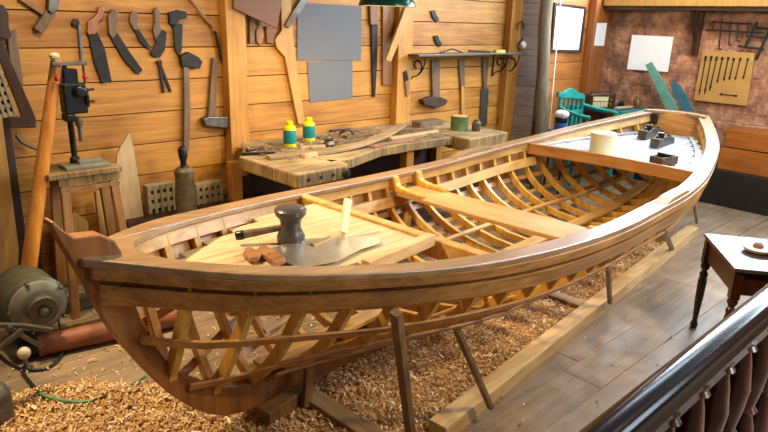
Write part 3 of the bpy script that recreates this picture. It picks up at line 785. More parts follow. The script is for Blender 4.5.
solo('wooden_brace', flat([(406, 6), (414, 8), (391, 62), (386, 60)], .03, .01, OP+.01), 'tan', 'pale slat slanting down across the middle post under the green lamp', 'slat', G, .003)
wall_tool('iron_hook', 'small iron hook with wooden grip hanging on the middle post', 'hook',
    [('grip', [(405, 82), (409, 80), (411, 94), (407, 97)], .015, 'handle'), ('hook', [(404, 72), (407, 70), (409, 80), (405, 83)], .012, 'iron')], G, OP+.01)
for px, lab in (((434, 17), 'small iron catch nailed high on the wall above the wall shelf'), ((437, 42), 'small iron bracket standing just above the left end of the iron shelf')):
    x, y = px
    wall_tool('iron_catch', lab, 'catch', [('plate', [(x-3, y-6), (x+1, y-7), (x+3, y-2), (x+6, y+3), (x+3, y+5), (x-1, y+1)], .015, 'iron')], G)

# wrought iron shelf with scrolled brackets
SY = WY1-.24
f0, f1 = ony(419, 53.5, SY), ony(523, 55.5, SY); zS = (f0.z+f1.z)/2
st = thing('iron_wall_shelf', 'dark shelf on scrolled wrought iron brackets between the wall posts', 'shelf', ((f0.x+f1.x)/2, WY1-.12, zS))
build('board', MB().box(((f0.x+f1.x)/2, WY1-.121, zS), (f1.x-f0.x, .24, .022)), 'steel', st, .003)
def scroll(cx, sgn):
    pts = []
    for i in range(34):
        t = i/33; a_ = -1.2+t*5.6; r_ = .085*(1-t*.78)
        pts.append(Vector((cx, WY1-.10-math.cos(a_)*r_*1.0, zS-.11+math.sin(a_)*r_)))
    mb = MB().tube(pts, .010, 8)
    mb.tube([Vector((cx, WY1-.012, zS-.01)), Vector((cx, WY1-.012, zS-.27))], .008, 8)
    mb.tube(smooth_path([Vector((cx, WY1-.02, zS-.26)), Vector((cx, WY1-.05, zS-.22)), Vector((cx, WY1-.12, zS-.2)), Vector((cx, WY1-.19, zS-.13)), Vector((cx, WY1-.22, zS-.02))]), .007, 8)
    return mb
for x in (f0.x+.12, f1.x-.25, f1.x-.04): build('scroll_bracket', scroll(x, 1), 'iron', st, smooth=True)
q = ony(500, 51, SY+.05)
solo('yellow_block', MB().box((q.x, SY+.06, zS+.026), (.17, .05, .03)), plain('yellow_block_paint', '#d8b64a', .6), 'small yellow block lying on the right end of the iron shelf', 'block', None, .003)
pth = smooth_path([Vector((ony(x, 52, SY+.08).x, SY+.08, zS+.02+h)) for x, h in ((440, 0), (447, .02), (452, .035), (457, .02), (462, .0))], 4)
solo('bent_iron_bar', MB().tube(pth, .009, 8), 'iron', 'bent iron bar lying at the left of the iron shelf', 'iron bar', None, smooth=True)
x = ony(472, 52, SY+.08).x
solo('spanner', MB().beam((x-.05, SY+.08, zS+.035), (x+.28, SY+.06, zS+.022), .03, .02, w1=.02), 'iron', 'dark flat tool lying along the middle of the iron shelf', 'tool', None, .003)
# tools hanging below the shelf
wall_tool('wooden_mallet', 'old grey mallet hanging head down below the left end of the iron shelf', 'mallet',
    [('handle', [(432, 60), (440, 60), (440, 99), (433, 99)], .03, 'handled'), ('head', [(423, 100), (431, 97), (441, 97), (448, 100), (446, 105), (438, 108), (425, 105)], .07, 'darkboard')], G)
wall_tool('long_pole_tool', 'slim pale-shafted tool hanging left of the middle below the iron shelf', 'tool',
    [('blade', [(459, 60), (465, 60), (465, 88), (461, 90)], .02, 'handled'), ('shaft', [(461.5, 86), (464.5, 86), (465, 125), (462, 125)], .02, 'tan', .008)], G)
wall_tool('spade', 'long grey-bladed spade hanging right of the middle below the iron shelf', 'spade',
    [('shaft', [(483, 58), (489, 58), (487, 90), (484, 90)], .025, 'handled'), ('blade', [(482, 88), (489, 88), (487, 125), (480, 125)], .012, 'steel', .01)], G)
solo('dark_plank', flat([(507, 58), (512, 58), (505, 124), (498, 124)], .025), 'plate', 'reddish plank standing against the wall below the right end of the iron shelf', 'plank', G, .003)
# hook with white horn, and thin rod
pth = smooth_path([Wp(x, y, .13) for x, y in ((519, 44), (523, 38), (524, 30), (522, 22), (518, 24), (517, 30))], 5)
t = thing('wall_hook', 'iron hook holding a white shell high on the right post', 'hook', pth[0])
build('hook', MB().tube(pth, .008, 8), 'iron', t, smooth=True)
q = Wp(523, 45, .14)
build('shell', MB().lathe([(0, -.05), (.035, -.04), (.05, 0), (.03, .035), (0, .05)], q, (.8, 0, .5), 12), 'cloth', t, smooth=True)
a, b = Wp(524, 58, .12), Wp(526.5, 140, .12)
solo('thin_rod', MB().tube([a, b], .008, 8), 'pale', 'thin yellowish rod standing upright in front of the right post', 'rod')

# ---- far left corner things
wall_tool('large_saw', 'large old saw with a dark pierced handle hanging at the far left edge', 'saw',
    [('blade', [(7, 34), (16, 29), (24, 84), (15, 86), (10, 60)], .015, 'handled', .01), ('handle', [(-4, 4), (4, 5), (9, 14), (9, 26), (12, 36), (8, 40), (2, 38), (-4, 40)], .035, 'darkboard', .03)], G)
def lean(poly, Y, th, mat, name, label, cat, grp=None):
    return solo(name, MB().prism([ony(x, y, Y) for x, y in poly], (0, th, 0)), mat, label, cat, grp, .003)
GB = 'boards leaning in the left corner'
lean([(-6, 44), (2, 40), (36, 118), (36, 128), (-8, 128), (-8, 118), (22, 117)], 4.42, .03, 'darkboard', 'corner_bracket', 'dark slanting board with a foot in the top left corner', 'board', GB)
lean([(3, 128), (11, 127), (30, 262), (18, 262)], 4.40, .03, 'darkboard', 'dark_plank', 'dark narrow plank running down beside the tan board at the left edge', 'plank', GB)
lean([(-25, 118), (2, 118), (19, 250), (16, 300), (-25, 300)], 4.30, .025, 'tan', 'tan_board', 'wide tan board standing at the far left edge', 'board', GB)
# pale air bricks
def airbrick(x0, y0, x1, y1, Y, lab, tilt=0, nx=4, nz=4):
    a = ony(x0, y0, Y); b = ony(x1, y1, Y); w = b.x-a.x; h = a.z-b.z; bar = .52
    cw, ch = w/nx, h/nz; mb = MB(); c = Vector(((a.x+b.x)/2, Y+.045, b.z))
    rot = Matrix.Rotation(tilt, 3, 'Y')
    for i in range(nx+1): mb.box(c+rot @ Vector((-w/2+i*cw, 0, h/2)), (cw*bar, .085, h+ch*bar), rot)
    for j in range(nz+1): mb.box(c+rot @ Vector((0, .002, j*ch)), (w, .08, ch*bar*1.05), rot)
    mb.box(c+rot @ Vector((0, .045, h/2)), (w, .006, h), rot)
    return solo('air_brick', mb, 'airb', lab, 'air brick', 'pierced clay air bricks', .002)
airbrick(-14, 74, 16, 115, 4.30, 'pale pierced air brick on the dark corner bracket at the left edge', -.18, 4, 5)
airbrick(149, 189, 176, 212, 4.40, 'pierced clay air brick standing left of the jack', 0, 4, 3)
airbrick(198, 187, 223, 213, 4.40, 'pierced clay air brick standing between jack and wall post', 0, 4, 4)
zl = ony(149, 213, 4.40).z
solo('low_ledge', MB().box((2.15, 4.44, zl-.03), (1.2, .30, .04)), 'darkboard', 'low dark ledge along the wall carrying the air bricks', 'ledge', None, .003)
# screw jack under axe
q = ony(187, 214, 4.22)
t = thing('screw_jack', 'old iron screw jack with a tapered body standing below the axe', 'jack', (q.x, 4.22, q.z-.05))
P_ = lambda y: ony(187, y, 4.22).z
c = Vector((q.x, 4.22, 0))
build('body', MB().lathe([(.075, q.z-.06), (.078, P_(200)), (.066, P_(176)), (.072, P_(173)), (.072, P_(170)), (.05, P_(167)), (0, P_(167))], c, n=24), plain('worn_brown_iron', '#6f6146', .45, .4, .4, 14, .3), t, smooth=True)
build('screw', MB().lathe([(.022, P_(168)), (.022, P_(160)), (.032, P_(156)), (.034, P_(149)), (.02, P_(146)), (0, P_(145))], c, n=20), 'iron', t, smooth=True)
build('collar', MB().lathe([(.03, P_(169)), (.03, P_(165)), (0, P_(165))], c, n=20), 'steel', t, smooth=True)
solo('wooden_stump', MB().lathe([(.11, 0), (.105, .1), (.10, q.z-.061), (0, q.z-.0605)], (q.x, 4.22, 0), n=20), 'prop', 'round stump on the floor carrying the screw jack', 'stump', None, smooth=True)
# leaning pale plank with pointed top
lean([(129.5, 132), (134, 150), (140, 190), (148, 245), (150, 300), (128, 300), (122, 240), (116, 180), (117, 155), (121, 146)], 4.38, .022, 'pale', 'pointed_plank', 'pale plank with a pointed curved top leaning beside the drill stand', 'plank', GB)
lean([(62, 225), (74, 212), (88, 222), (92, 262), (86, 285), (60, 285), (57, 255)], 4.33, .03, 'tan', 'round_board', 'rounded tan board standing on the floor behind the stem head', 'board', GB)
lean([(95, 192), (104, 190), (121, 262), (122, 300), (108, 300)], 4.30, .03, 'tan', 'narrow_plank', 'narrow yellow plank leaning behind the drill stand legs', 'plank', GB)
lean([(106, 195), (113, 194), (130, 262), (128, 300), (118, 300)], 4.36, .03, 'plate', 'narrow_plank', 'narrow brown plank leaning next to the pointed pale one', 'plank', GB)
lean([(32, 190), (40, 190), (45, 300), (30, 300)], 4.40, .03, 'plate', 'narrow_plank', 'brown plank upright behind the foot of the orange pole', 'plank', GB)
# orange round pole
a = ony(57, 58, 4.05); b = ony(37, 206, 4.0); b = a+(b-a)*(a.z/(a.z-b.z))
solo('round_pole', MB().tube([b, b+(a-b)*.3, b+(a-b)*.75, a], [.047, .045, .037, .032], 20), 'oar', 'thick glossy orange wooden pole leaning at the left', 'pole', None, smooth=True)
# drill stand (small rough bench)
Ys = 3.95
ft = lambda x, y, Y=Ys: ony(x, y, Y)
tl, tr = ft(56, 176), ft(121, 166); zt_ = (tl.z+tr.z)/2
ds = thing('drill_stand', 'rough wooden stand with splayed legs carrying the hand drill', 'stand', ((tl.x+tr.x)/2, Ys+.15, 0))
cx = (tl.x+tr.x)/2; wd_ = tr.x-tl.x
build('top', MB().box((cx-.02, Ys+.14, zt_-.012), (wd_+.05, .30, .035)), 'benchd', ds, .005)
build('apron', MB().box((cx, Ys+.02, zt_-.055), (wd_-.02, .03, .05)), 'benchd', ds, .003)
build('apron', MB().box((cx, Ys+.02, zt_-.105), (wd_-.03, .03, .028)), 'handle', ds, .003)
for sx in (-1, 1):
    for sy in (0, 1):
        build('leg', MB().beam((cx+sx*(wd_/2-.05), Ys+.03+sy*.2, zt_-.03), (cx+sx*(wd_/2+.0), Ys-.02+sy*.28, 0), .05, .04, up=(0, 1, 0)), 'handle', ds, .004)
# hand-cranked drill press
q = ft(78, 158, Ys+.12); dx = q.x; dz0 = zt_+.0055
dp = thing('bench_drill', 'black hand-cranked bench drill on the rough stand', 'drill', (dx, Ys+.12, dz0))
zz_ = lambda y: ft(78, y, Ys+.12).z
build('base_plate', MB().box((dx+.03, Ys+.11, dz0+.012), (.26, .16, .022)), 'greygreen', dp, .004)
build('vise', MB().box((dx+.06, Ys+.10, dz0+.035), (.14, .05, .025)), 'greygreen', dp, .004)
build('column', MB().lathe([(.03, 0), (.03, .03), (.018, .045), (.018, zz_(70)-dz0), (.022, zz_(70)-dz0+.01), (0, zz_(70)-dz0+.012)], (dx-.01, Ys+.15, dz0+.02), n=16), 'iron', dp, smooth=True)
mb = MB(); mb.box((dx+.005, Ys+.09, (zz_(82)+zz_(112))/2), (.13, .10, zz_(82)-zz_(112))); mb.box((dx+.0, Ys+.11, (zz_(68)+zz_(92))/2), (.085, .08, zz_(68)-zz_(92))); mb.box((dx-.03, Ys+.10, zz_(116)), (.06, .09, .05)); mb.lathe([(.03, 0), (.035, .01), (.035, .03), (.03, .04)], (dx+.03, Ys+.04, zz_(90)), (0, -1, 0), 16)
build('gear_head', mb, 'black', dp, .01, seg=3)
gb = MB(); gc = Vector((dx+.075, Ys+.07, zz_(97)))
gb.lathe([(.05, 0), (.05, .014), (.0, .014)], gc, (1, -.3, 0), 24)
for i in range(16):
    a_ = i*math.pi/8; gb.box(gc+Vector((.004, .0, 0))+Vector((.3*math.cos(a_), 1*math.cos(a_), math.sin(a_)))*.052, (.012, .012, .012))
build('gear_wheel', gb, 'black', dp)
build('spindle', MB().lathe([(.012, 0), (.012, .09), (.02, .095), (.02, .15)], (dx+.015, Ys+.07, zz_(140)), n=14), 'steel', dp, smooth=True)
build('chuck', MB().lathe([(.006, 0), (.014, .015), (.022, .03), (.022, .06), (.014, .065)], (dx+.015, Ys+.07, zz_(128)), n=14), 'steel', dp, smooth=True)
a, b = ft(51, 64, Ys+.04), ft(87, 63, Ys+.04)
crank = build('crank_arm', MB().beam(a, b, .03, .022), 'steel', dp, .004)
build('crank_knob', MB().lathe([(.012, 0), (.014, .01), (.027, .02), (.03, .034), (.02, .046), (0, .05)], ft(55, 62, Ys+.04)+Vector((0, 0, .004)), n=16), 'knob', crank, smooth=True)
build('feed_screw', MB().lathe([(.008, 0), (.008, a.z-zz_(80))], (b.x-.02, Ys+.05, zz_(82)), n=10), 'steel', dp)
for x, y in ((57, 79), (85, 77)): build('red_tip', MB().lathe([(0, -.014), (.013, -.01), (.016, .0), (.010, .018), (0, .024)], ft(x, y, Ys+.03), n=12), 'red', dp, smooth=True)
for x, y in ((66, 84), (94, 89), (94, 101)):
    build('tommy_bar', MB().tube([ft(x-7, y+1, Ys+.05), ft(x, y, Ys+.05)], .007, 8), 'iron', dp)
a = smooth_path([ony(16, 135, 4.5), ony(22, 142, 4.5), ony(32, 147, 4.5), ony(40, 150, 4.5)], 5)
solo('bent_rod', MB().tube(a, .012, 8), 'handled', 'short curved grey rod on the wall behind the orange pole', 'rod', None, smooth=True)

# ---- electric motor on the floor
mc = ony(29, 298, 3.72); mc = Vector((mc.x, 3.72, mc.z)); rM = .160
mo = thing('electric_motor', 'old grey-green electric motor with a pulley on the floor at the left', 'motor', (mc.x, 3.80, 0))
ax = (0.06, -1, 0)
build('casing', MB().lathe([(0, -.20), (rM*.75, -.19), (rM*.96, -.15), (rM, -.10), (rM, .10), (rM*1.02, .10), (rM*1.02, .125), (rM*.9, .14), (0, .14)], mc, ax, 40), 'greenmetal', mo, smooth=True)
build('end_bell', MB().lathe([(rM*.92, .14), (rM*.9, .155), (rM*.72, .175), (rM*.6, .18), (0, .18)], mc, ax, 40), 'greygreen', mo, smooth=True)
build('pulley', MB().lathe([(.075, .18), (.078, .19), (.058, .205), (.078, .22), (.075, .23), (.04, .232), (.038, .225), (0, .225)], mc, ax, 32), 'greenmetal', mo, smooth=True)
build('shaft', MB().lathe([(.022, .2), (.022, .25), (.012, .256), (.012, .262), (0, .262)], mc, ax, 20), 'steel', mo, smooth=True)
axv = Vector(ax).normalized()
for i in range(5):
    a_ = i*1.256+.6
    build('bolt', MB().lathe([(.010, 0), (.010, .03), (.006, .034)], mc+axv*.14+Vector((math.cos(a_), 0, math.sin(a_)))*rM*.93, ax, 8), 'steel', mo)
mb = MB(); mb.box((mc.x, 3.82, mc.z-rM-.005), (.26, .24, .04)); mb.box((mc.x, 3.85, (mc.z-rM)/2), (.18, .16, max(.03, mc.z-rM)))
build('foot', mb, 'greenmetal', mo, .005)
# housing behind
a, b = ony(60, 300, 4.02), ony(98, 300, 4.02)
t = thing('gear_housing', 'pale grey metal housing on the floor between motor and stem', 'housing', ((a.x+b.x)/2, 4.02, 0))
cx = (a.x+b.x)/2; w = b.x-a.x+.02; zt2 = ony(80, 292, 4.02).z; zb2 = ony(80, 311, 4.02).z
build('body', MB().box((cx, 4.09, (zt2+zb2)/2-.0), (w, .14, zt2-zb2)), 'greygreen', t, .015, seg=3)
build('rib_band', MB().box((cx, 4.01, zt2-.05), (w*.9, .02, .03)), 'greenmetal', t, .004)
build('foot', MB().box((cx, 4.09, max(.02, zb2)/2), (w*.7, .12, max(.02, zb2))), 'greenmetal', t, .01)
# rusty pipe
a, b = onz(38, 346, .065), onz(150, 322, .065)
t = thing('clay_pipe', 'rusty brown pipe lying on the floor behind the stem', 'pipe', (a+b)/2-Vector((0, 0, .065)))
u = (b-a).normalized(); b2 = a+u*((b-a).length+.2)
build('pipe_body', MB().lathe([(.050, 0), (.064, 0), (.064, .02), (.0615, .03), (.0615, (b2-a).length), (.05, (b2-a).length)], a, u, 28), 'clay', t, smooth=True)
build('plug', MB().lathe([(.04, -.10), (.045, -.09), (.045, 0.02), (0, .02)], a, u, 20), 'black', t, smooth=True)
k = onz(24, 353, .09)
t = thing('lever_knob', 'ivory ball knob on a short stem beside the pipe end', 'knob', (k.x, k.y, 0))
build('ball', MB().lathe([(0, -.034)]+[(.034*math.cos(x_), .034*math.sin(x_)) for x_ in [(-1.3+i*.26) for i in range(11)]]+[(0, .034)], k, n=16), 'knob', t, smooth=True)
build('stem', MB().lathe([(.018, 0), (.012, .02), (.012, k.z-.03)], (k.x, k.y, 0), n=12), 'greygreen', t, smooth=True)
# old plank beside the pipe
a, b = onz(42, 333, .02), onz(118, 314, .02)
solo('grey_batten', MB().beam(a, b, .05, .03), 'handled', 'grey batten lying on the floor behind the rusty pipe', 'batten', None, .003)
# cables and levers at left
def cable(name, pts, r_, mat, lab, cat, n=6):
    return solo(name, MB().tube(smooth_path(pts, n), r_, 8), mat, lab, cat, None, smooth=True)
cable('black_cable', [onz(x, y, z_) for x, y, z_ in ((56, 312, .16), (60, 326, .09), (64, 345, .03), (58, 360, .012), (44, 369, .01), (22, 369, .01), (8, 362, .012), (-2, 354, .02), (-10, 350, .02))], .008, 'rubber', 'black cable looping on the floor in front of the motor', 'cable')
cable('black_cable', [onz(x, y, z_) for x, y, z_ in ((22, 372, .015), (30, 382, .015), (38, 392, .01), (44, 399, .01))], .009, 'rubber', 'short dark cable end joining the green cord', 'cable')
cable('green_cord', [onz(x, y, z_) for x, y, z_ in ((38, 392, .03), (48, 397, .035), (66, 401, .035), (84, 402, .035), (105, 397, .04), (124, 389, .04), (146, 376, .03))], .008, 'gcord', 'green cord lying on the shavings left of the stem foot', 'cord')
a, b = ony(-8, 325, 3.2), ony(52, 330, 3.2)
solo('belt_lever', MB().tube([a, (a+b)/2+Vector((0, 0, .01)), b], .013, 10), 'greenmetal', 'long grey lever running across the front of the motor', 'lever', None, smooth=True)
a, b = ony(-6, 352, 3.15), ony(22, 330, 3.15)
solo('metal_strut', MB().beam(a, b, .025, .02), 'steel', 'short steel strut slanting up from the floor below the motor', 'strut', None, .003)
a, b = ony(8, 327, 3.18), ony(42, 347, 3.18)
solo('metal_strut', MB().beam(a, b, .022, .02), 'steel', 'steel strut slanting down to the right below the motor pulley', 'strut', None, .003)
k = onz(-3, 425, .0)
t = thing('metal_canister', 'dull grey metal canister cut off by the left edge at the bottom', 'canister', (k.x, k.y, 0))
build('body', MB().lathe([(.07, 0), (.078, .01), (.078, .15), (.06, .20), (.03, .22)], (k.x, k.y, 0), n=24), plain('blue_grey_tin', '#6f6e66', .45, .4, .3), t, smooth=True)
build('cap', MB().lathe([(.032, .215), (.034, .22), (.034, .25), (0, .255)], (k.x, k.y, 0), n=16), 'rusty', t, smooth=True)

# ================================================================== WORK BENCH
ZB = .86
bn = thing('work_bench', 'worn thick-topped work bench along the board wall', 'workbench', (3.4, 4.0, 0))
OF = lambda x, y: onz(x, y, ZB)
TH = .075
yb = WY1-.005
pA, pB, pC = OF(297, 175), OF(345, 166), OF(239, 157)
# left slab
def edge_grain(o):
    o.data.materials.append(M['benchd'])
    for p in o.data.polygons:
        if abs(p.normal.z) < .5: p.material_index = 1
def slab(pts, z1, th): return MB().prism([Vector((p.x, p.y, z1-th)) for p in pts], (0, 0, th))
xl = pC.x
lft = [Vector((2.66, yb, 0)), Vector((2.50, 4.30, 0)), Vector((pC.x, pC.y, 0)), Vector((pA.x, pA.y, 0))]
# rounded end
e0, e1 = pB, Vector((pB.x+.02, pB.y+.26, 0))
rc = (e0+e1)/2; rc.z = 0
for i in range(7):
    a_ = -math.pi/2+math.pi*i/6; lft.append(Vector((pB.x+.09*math.cos(a_), (pB.y+.13)+.13*math.sin(a_), 0)))
lft += [Vector((pB.x-.0, yb, 0))]
edge_grain(build('end_slab', slab(lft, ZB, .10), 'bench', bn, .012))
fr = [OF(352, 158.5), OF(381, 148), OF(420, 141.5), OF(457, 136.5)]
xr = OF(460, 137).x+.03
mid = [Vector((pB.x+.001, yb, 0)), Vector((pB.x+.001, fr[0].y, 0))]+[Vector((p.x, p.y, 0)) for p in fr]+[Vector((xr, fr[-1].y, 0)), Vector((xr, yb, 0))]
edge_grain(build('main_top', slab(mid, ZB, TH), 'bench', bn, .008))
# hacked front edge
q0, q1 = OF(462, 139), OF(500, 132)
rs = [Vector((q0.x, q0.y-.09, 0)), Vector((q1.x+.02, q0.y-.05, 0)), Vector((q1.x+.05, yb, 0)), Vector((xr+.002, yb, 0)), Vector((q0.x, q0.y+.1, 0))]
edge_grain(build('right_slab', slab(rs, ZB+.01, .12), 'bench', bn, .012))
for x, y in ((2.45, 4.35), (2.55, 3.6), (3.9, 3.85), (4.9, 3.8), (4.9, 4.4)):
    build('leg', MB().box((x, y, (ZB-.1)/2), (.09, .09, ZB-.1)), 'post', bn, .005)
build('back_board', MB().box((3.7, 4.45, .45), (2.5, .02, .3)), 'darkboard', bn, .003)
build('lower_shelf', MB().box((3.7, 4.1, .25), (2.4, .6, .03)), 'darkboard', bn, .003)
vz = ony(350, 172, pB.y+.02)
build('vise_screw', MB().lathe([(.035, -.03), (.038, 0), (.03, .012), (.018, .014), (.018, .03), (0, .03)], Vector((pB.x+.01, pB.y-.005, ZB-.055)), (0, -1, 0), 20), 'iron', bn, smooth=True)
for k in range(3): build('peg_hole', MB().lathe([(.014, 0), (.014, .004), (0, .004)], Vector((pA.x+.1+.11*k, pA.y+(pB.y-pA.y)*(.1+.11*k)/(pB.x-pA.x)-.001, ZB-.05)), (0, -1, 0), 12), 'blackw', bn)
# bottles
def bottle(px, lab, h):
    c = onz(px[0], px[1], ZB)
    t = thing('glue_bottle', lab, 'bottle', c, 'yellow glue bottles on the work bench')
    r_ = .052
    build('body', MB().lathe([(0, 0), (r_-.006, 0), (r_, .008), (r_, h*.70), (r_*.9, h*.78), (.026, h*.84), (.024, h*.86), (0, h*.86)], c, n=28), 'yellow', t, smooth=True)
    build('label', MB().lathe([(r_+.0008, h*.14), (r_+.0012, h*.145), (r_+.0012, h*.655), (r_+.0008, h*.66)], c, n=28), 'teal', t, smooth=True)
    build('cap', MB().lathe([(.028, h*.85), (.029, h*.86), (.028, h*.97), (.02, h), (0, h)], c, n=20), 'yellow', t, smooth=True)
bottle((290, 146.5), 'yellow bottle with teal label, left one on the bench', .21)
bottle((309, 140.5), 'yellow bottle with teal label, right one further back on the bench', .20)
# steam-bent board lying across the bench
pth = smooth_path([onz(268, 157.5, ZB+.014), onz(300, 154.5, ZB+.014), onz(330, 151, ZB+.016), onz(360, 144.5, ZB+.03), onz(385, 135, ZB+.055), onz(402, 125, ZB+.09)], 5)
mb = MB(); secs = []
for i, p in enumerate(pth):
    u = (pth[min(i+1, len(pth)-1)]-pth[max(i-1, 0)]).normalized(); sdv = u.cross(Vector((0, 0, 1))).normalized(); up_ = sdv.cross(u)
    secs.append([p-sdv*.045-up_*.012, p+sdv*.045-up_*.012, p+sdv*.045+up_*.012, p-sdv*.045+up_*.012])
solo('bent_plank', mb.loft(secs), wood('bent_plank_wood', '#7e6548', '#a88b68', 'x', .8, .5), 'long steam-bent plank curving up across the work bench', 'plank', None, .003)
GS = 'sticks and offcuts on the work bench'
def stick(a, b, w, h, mat, lab, name='offcut', zo=0, zo2=None):
    zo2 = zo if zo2 is None else zo2
    return solo(name, MB().beam(onz(a[0], a[1], ZB+h/2+.001+zo), onz(b[0], b[1], ZB+h/2+.001+zo2), w, h), mat, lab, 'stick', GS, .002)
stick((241, 154), (275, 153), .035, .02, 'iron', 'dark flat bar at the left end of the bench', 'flat_bar')
stick((262, 149), (284, 148), .03, .022, 'handled', 'short brown stick behind the left bottle')
stick((300, 147.5), (325, 146), .03, .02, 'pale', 'pale short stick right of the left bottle')
stick((318, 138), (338, 136), .05, .02, 'handled', 'dark offcut against the wall behind the bench clutter')
stick((345, 137), (372, 134), .06, .025, 'handled', 'brown offcut left of the bent plank end')
stick((372, 147), (425, 135.5), .06, .018, wood('red_offcut', '#7d5338', '#a3765a', 'x', 1), 'reddish long offcut right under the raised end of the bent plank')
stick((390, 138.5), (437, 131), .05, .02, 'pale', 'pale long offcut running beside the dark box', zo=.02)
stick((392, 131.5), (432, 129), .045, .03, 'handled', 'thick grey offcut nearest the dark box', zo=.02)
stick((412, 138), (441, 134.5), .03, .015, 'handled', 'thin dark stick near the front edge of the bench')
stick((247, 150.5), (262, 147), .03, .02, 'dark', 'dark short stick crossing behind the left bottle near the post')
stick((336, 143), (368, 138), .045, .02, 'handled', 'grey-brown offcut lying just behind the bent plank')
stick((303, 156.5), (316, 153.5), .04, .03, 'pale', 'pale block at the front edge beside the bent plank end')
stick((330, 131), (350, 128.5), .03, .02, 'dark', 'dark slim stick against the wall behind the bent plank', zo=.0)
c = onz(435, 128, ZB+.0)
solo('wooden_box', MB().box(c+Vector((0, .1, .032)), (.34, .12, .062)), 'handled', 'dark low wooden box on the bench left of the green tin', 'box', None, .004)
c = onz(459, 130, ZB+.01); c.x += 0
t = thing('paint_tin', 'dull green paint tin at the right end of the bench', 'tin', c)
build('body', MB().lathe([(0, 0), (.085, 0), (.087, .004), (.085, .01), (.085, .125), (.088, .13), (.088, .137), (.078, .137), (.076, .128), (0, .128)], c, n=28), 'green', t, smooth=True)
build('lid', MB().lathe([(.074, .12), (.076, .139), (0, .140)], c, n=28), 'pale', t, smooth=True)
c = onz(476, 131, ZB+.01)
solo('brown_jar', MB().lathe([(0, 0), (.04, 0), (.043, .02), (.043, .08), (.03, .095), (.03, .11), (0, .11)], c, n=20), 'rusty', 'small brown jar standing right of the green tin', 'jar', None, smooth=True)
c = onz(329, 146, ZB)
solo('metal_jig', MB().lathe([(.05, 0), (.055, .02), (.035, .045), (.045, .06), (0, .065)], c, n=12), 'steel', 'lumpy grey metal fitting on the bench between bottle and bent plank', 'fitting', None, smooth=True)
pth = smooth_path([onz(340, 133, ZB+.01), onz(344, 131, ZB+.06), onz(350, 130, ZB+.07), onz(354, 134, ZB+.03), onz(362, 135, ZB+.01)], 4)
solo('iron_clamp', MB().tube(pth, .012, 8), 'rusty', 'rusty curled iron clamp lying at the back of the bench', 'clamp', None, smooth=True)
# chips on the bench
mb = MB(); V, Fc = [], []
for i in range(900):
    x = rn.uniform(2.5, 4.7); y = rn.uniform(3.75, 4.5)
    yaw = rn.uniform(0, 6.3); D = Vector((math.cos(yaw), math.sin(yaw), 0))*rn.uniform(.008, .03); S = Vector((-math.sin(yaw), math.cos(yaw), 0))*rn.uniform(.003, .008)
    p = Vector((x, y, ZB+rn.uniform(.002, .012))); o = len(V); V += [p-D-S, p+D-S+Vector((0, 0, .006)), p+D+S+Vector((0, 0, .006)), p-D+S]; Fc.append((o, o+1, o+2, o+3))
mb.v, mb.f = V, Fc
tag(build('wood_chips', mb, 'chip'), 'loose wood chips and splinters scattered over the work bench', 'wood chips', kind='stuff')

# ================================================================== PENDANT LAMP
lc = ony(387, 5.5, 3.3)
t = thing('pendant_lamp', 'green enamel pendant lamp shade hanging at the top edge', 'lamp', lc)
rl_ = .195
build('shade', MB().lathe([(rl_, -.005), (rl_+.003, -.005), (rl_+.003, .0), (rl_*.97, .03), (rl_*.75, .085), (rl_*.4, .125), (.04, .14), (.035, .19), (0, .19)], lc, n=40), 'lampg', t, smooth=True)
me = MB(); me.lathe([(rl_-.002, -.003), (rl_*.95, .026), (rl_*.73, .078), (rl_*.38, .115), (.03, .125)], lc, n=40); me.f = me.f[:-2]
build('reflector', me, 'lampw', t, smooth=True)
build('bulb', MB().lathe([(0, -.0), (.02, .005), (.03, .025), (.025, .05), (.013, .07), (.013, .1)], lc, n=16), 'bulb', t, smooth=True)
build('cord', MB().tube([lc+Vector((0, 0, .18)), Vector((lc.x, lc.y, 3.2))], .005, 8), 'rubber', t)
# open the bottom of the shade
sh_ = [o for o in t.children if o.name.startswith('shade')][0]
bm = bmesh.new(); bm.from_mesh(sh_.data)
for f in [f for f in bm.faces if len(f.verts) > 8 and f.calc_center_median().z < .01]: bm.faces.remove(f)
bm.to_mesh(sh_.data); bm.free()

# ================================================================== RIGHT CORNER
a, b = ony(547, 0, 4.0), ony(541, 125, 4.0)
solo('tree_pole', MB().tube([Vector((b.x+.02, 4.0, 0)), Vector((b.x+.01, 4.0, .7)), Vector((a.x, 4.0, 1.9)), Vector((a.x-.01, 4.0, 3.1))], [.072, .07, .068, .066], 18), 'bark', 'rough round timber pole standing where the two board walls meet', 'pole', None, smooth=True)
a, b = ony(553.5, 0, 3.98), ony(545, 132, 3.98)
solo('white_pipe', MB().tube([Vector((b.x+.03, 3.93, 0)), Vector((a.x+.02, 3.93, 3.1))], .008, 10), 'cloth', 'thin white pipe running up beside the rough timber pole', 'pipe', None, smooth=True)
t = thing('framed_picture', 'white sheet in a thin dark frame on the stained wall', 'picture', ony(568, 50, WY2))
pc = [(555, 2.5), (587, 7), (581.3, 52.5), (551, 51.5)]
inn = [(557, 5.3), (585, 9.2), (579.7, 50), (553, 49.2)]
mb = MB()
P4 = [ony(x, y, WY2-.025) for x, y in pc]; I4 = [ony(x, y, WY2-.025) for x, y in inn]
for i in range(4):
    j = (i+1) % 4; mb.prism([P4[i], P4[j], I4[j], I4[i]], (0, .022, 0))
build('frame', mb, 'dark', t, .002)
build('sheet', MB().prism([ony(x, y, WY2-.012) for x, y in inn], (0, .006, 0)), 'white', t)
solo('notice', MB().prism([ony(x, y, WY2-.106) for x, y in ((597.5, 23), (607, 23), (604, 46), (594, 45.5))], (0, .004, 0)), 'white', 'small white notice pinned to the red-brown post', 'notice')
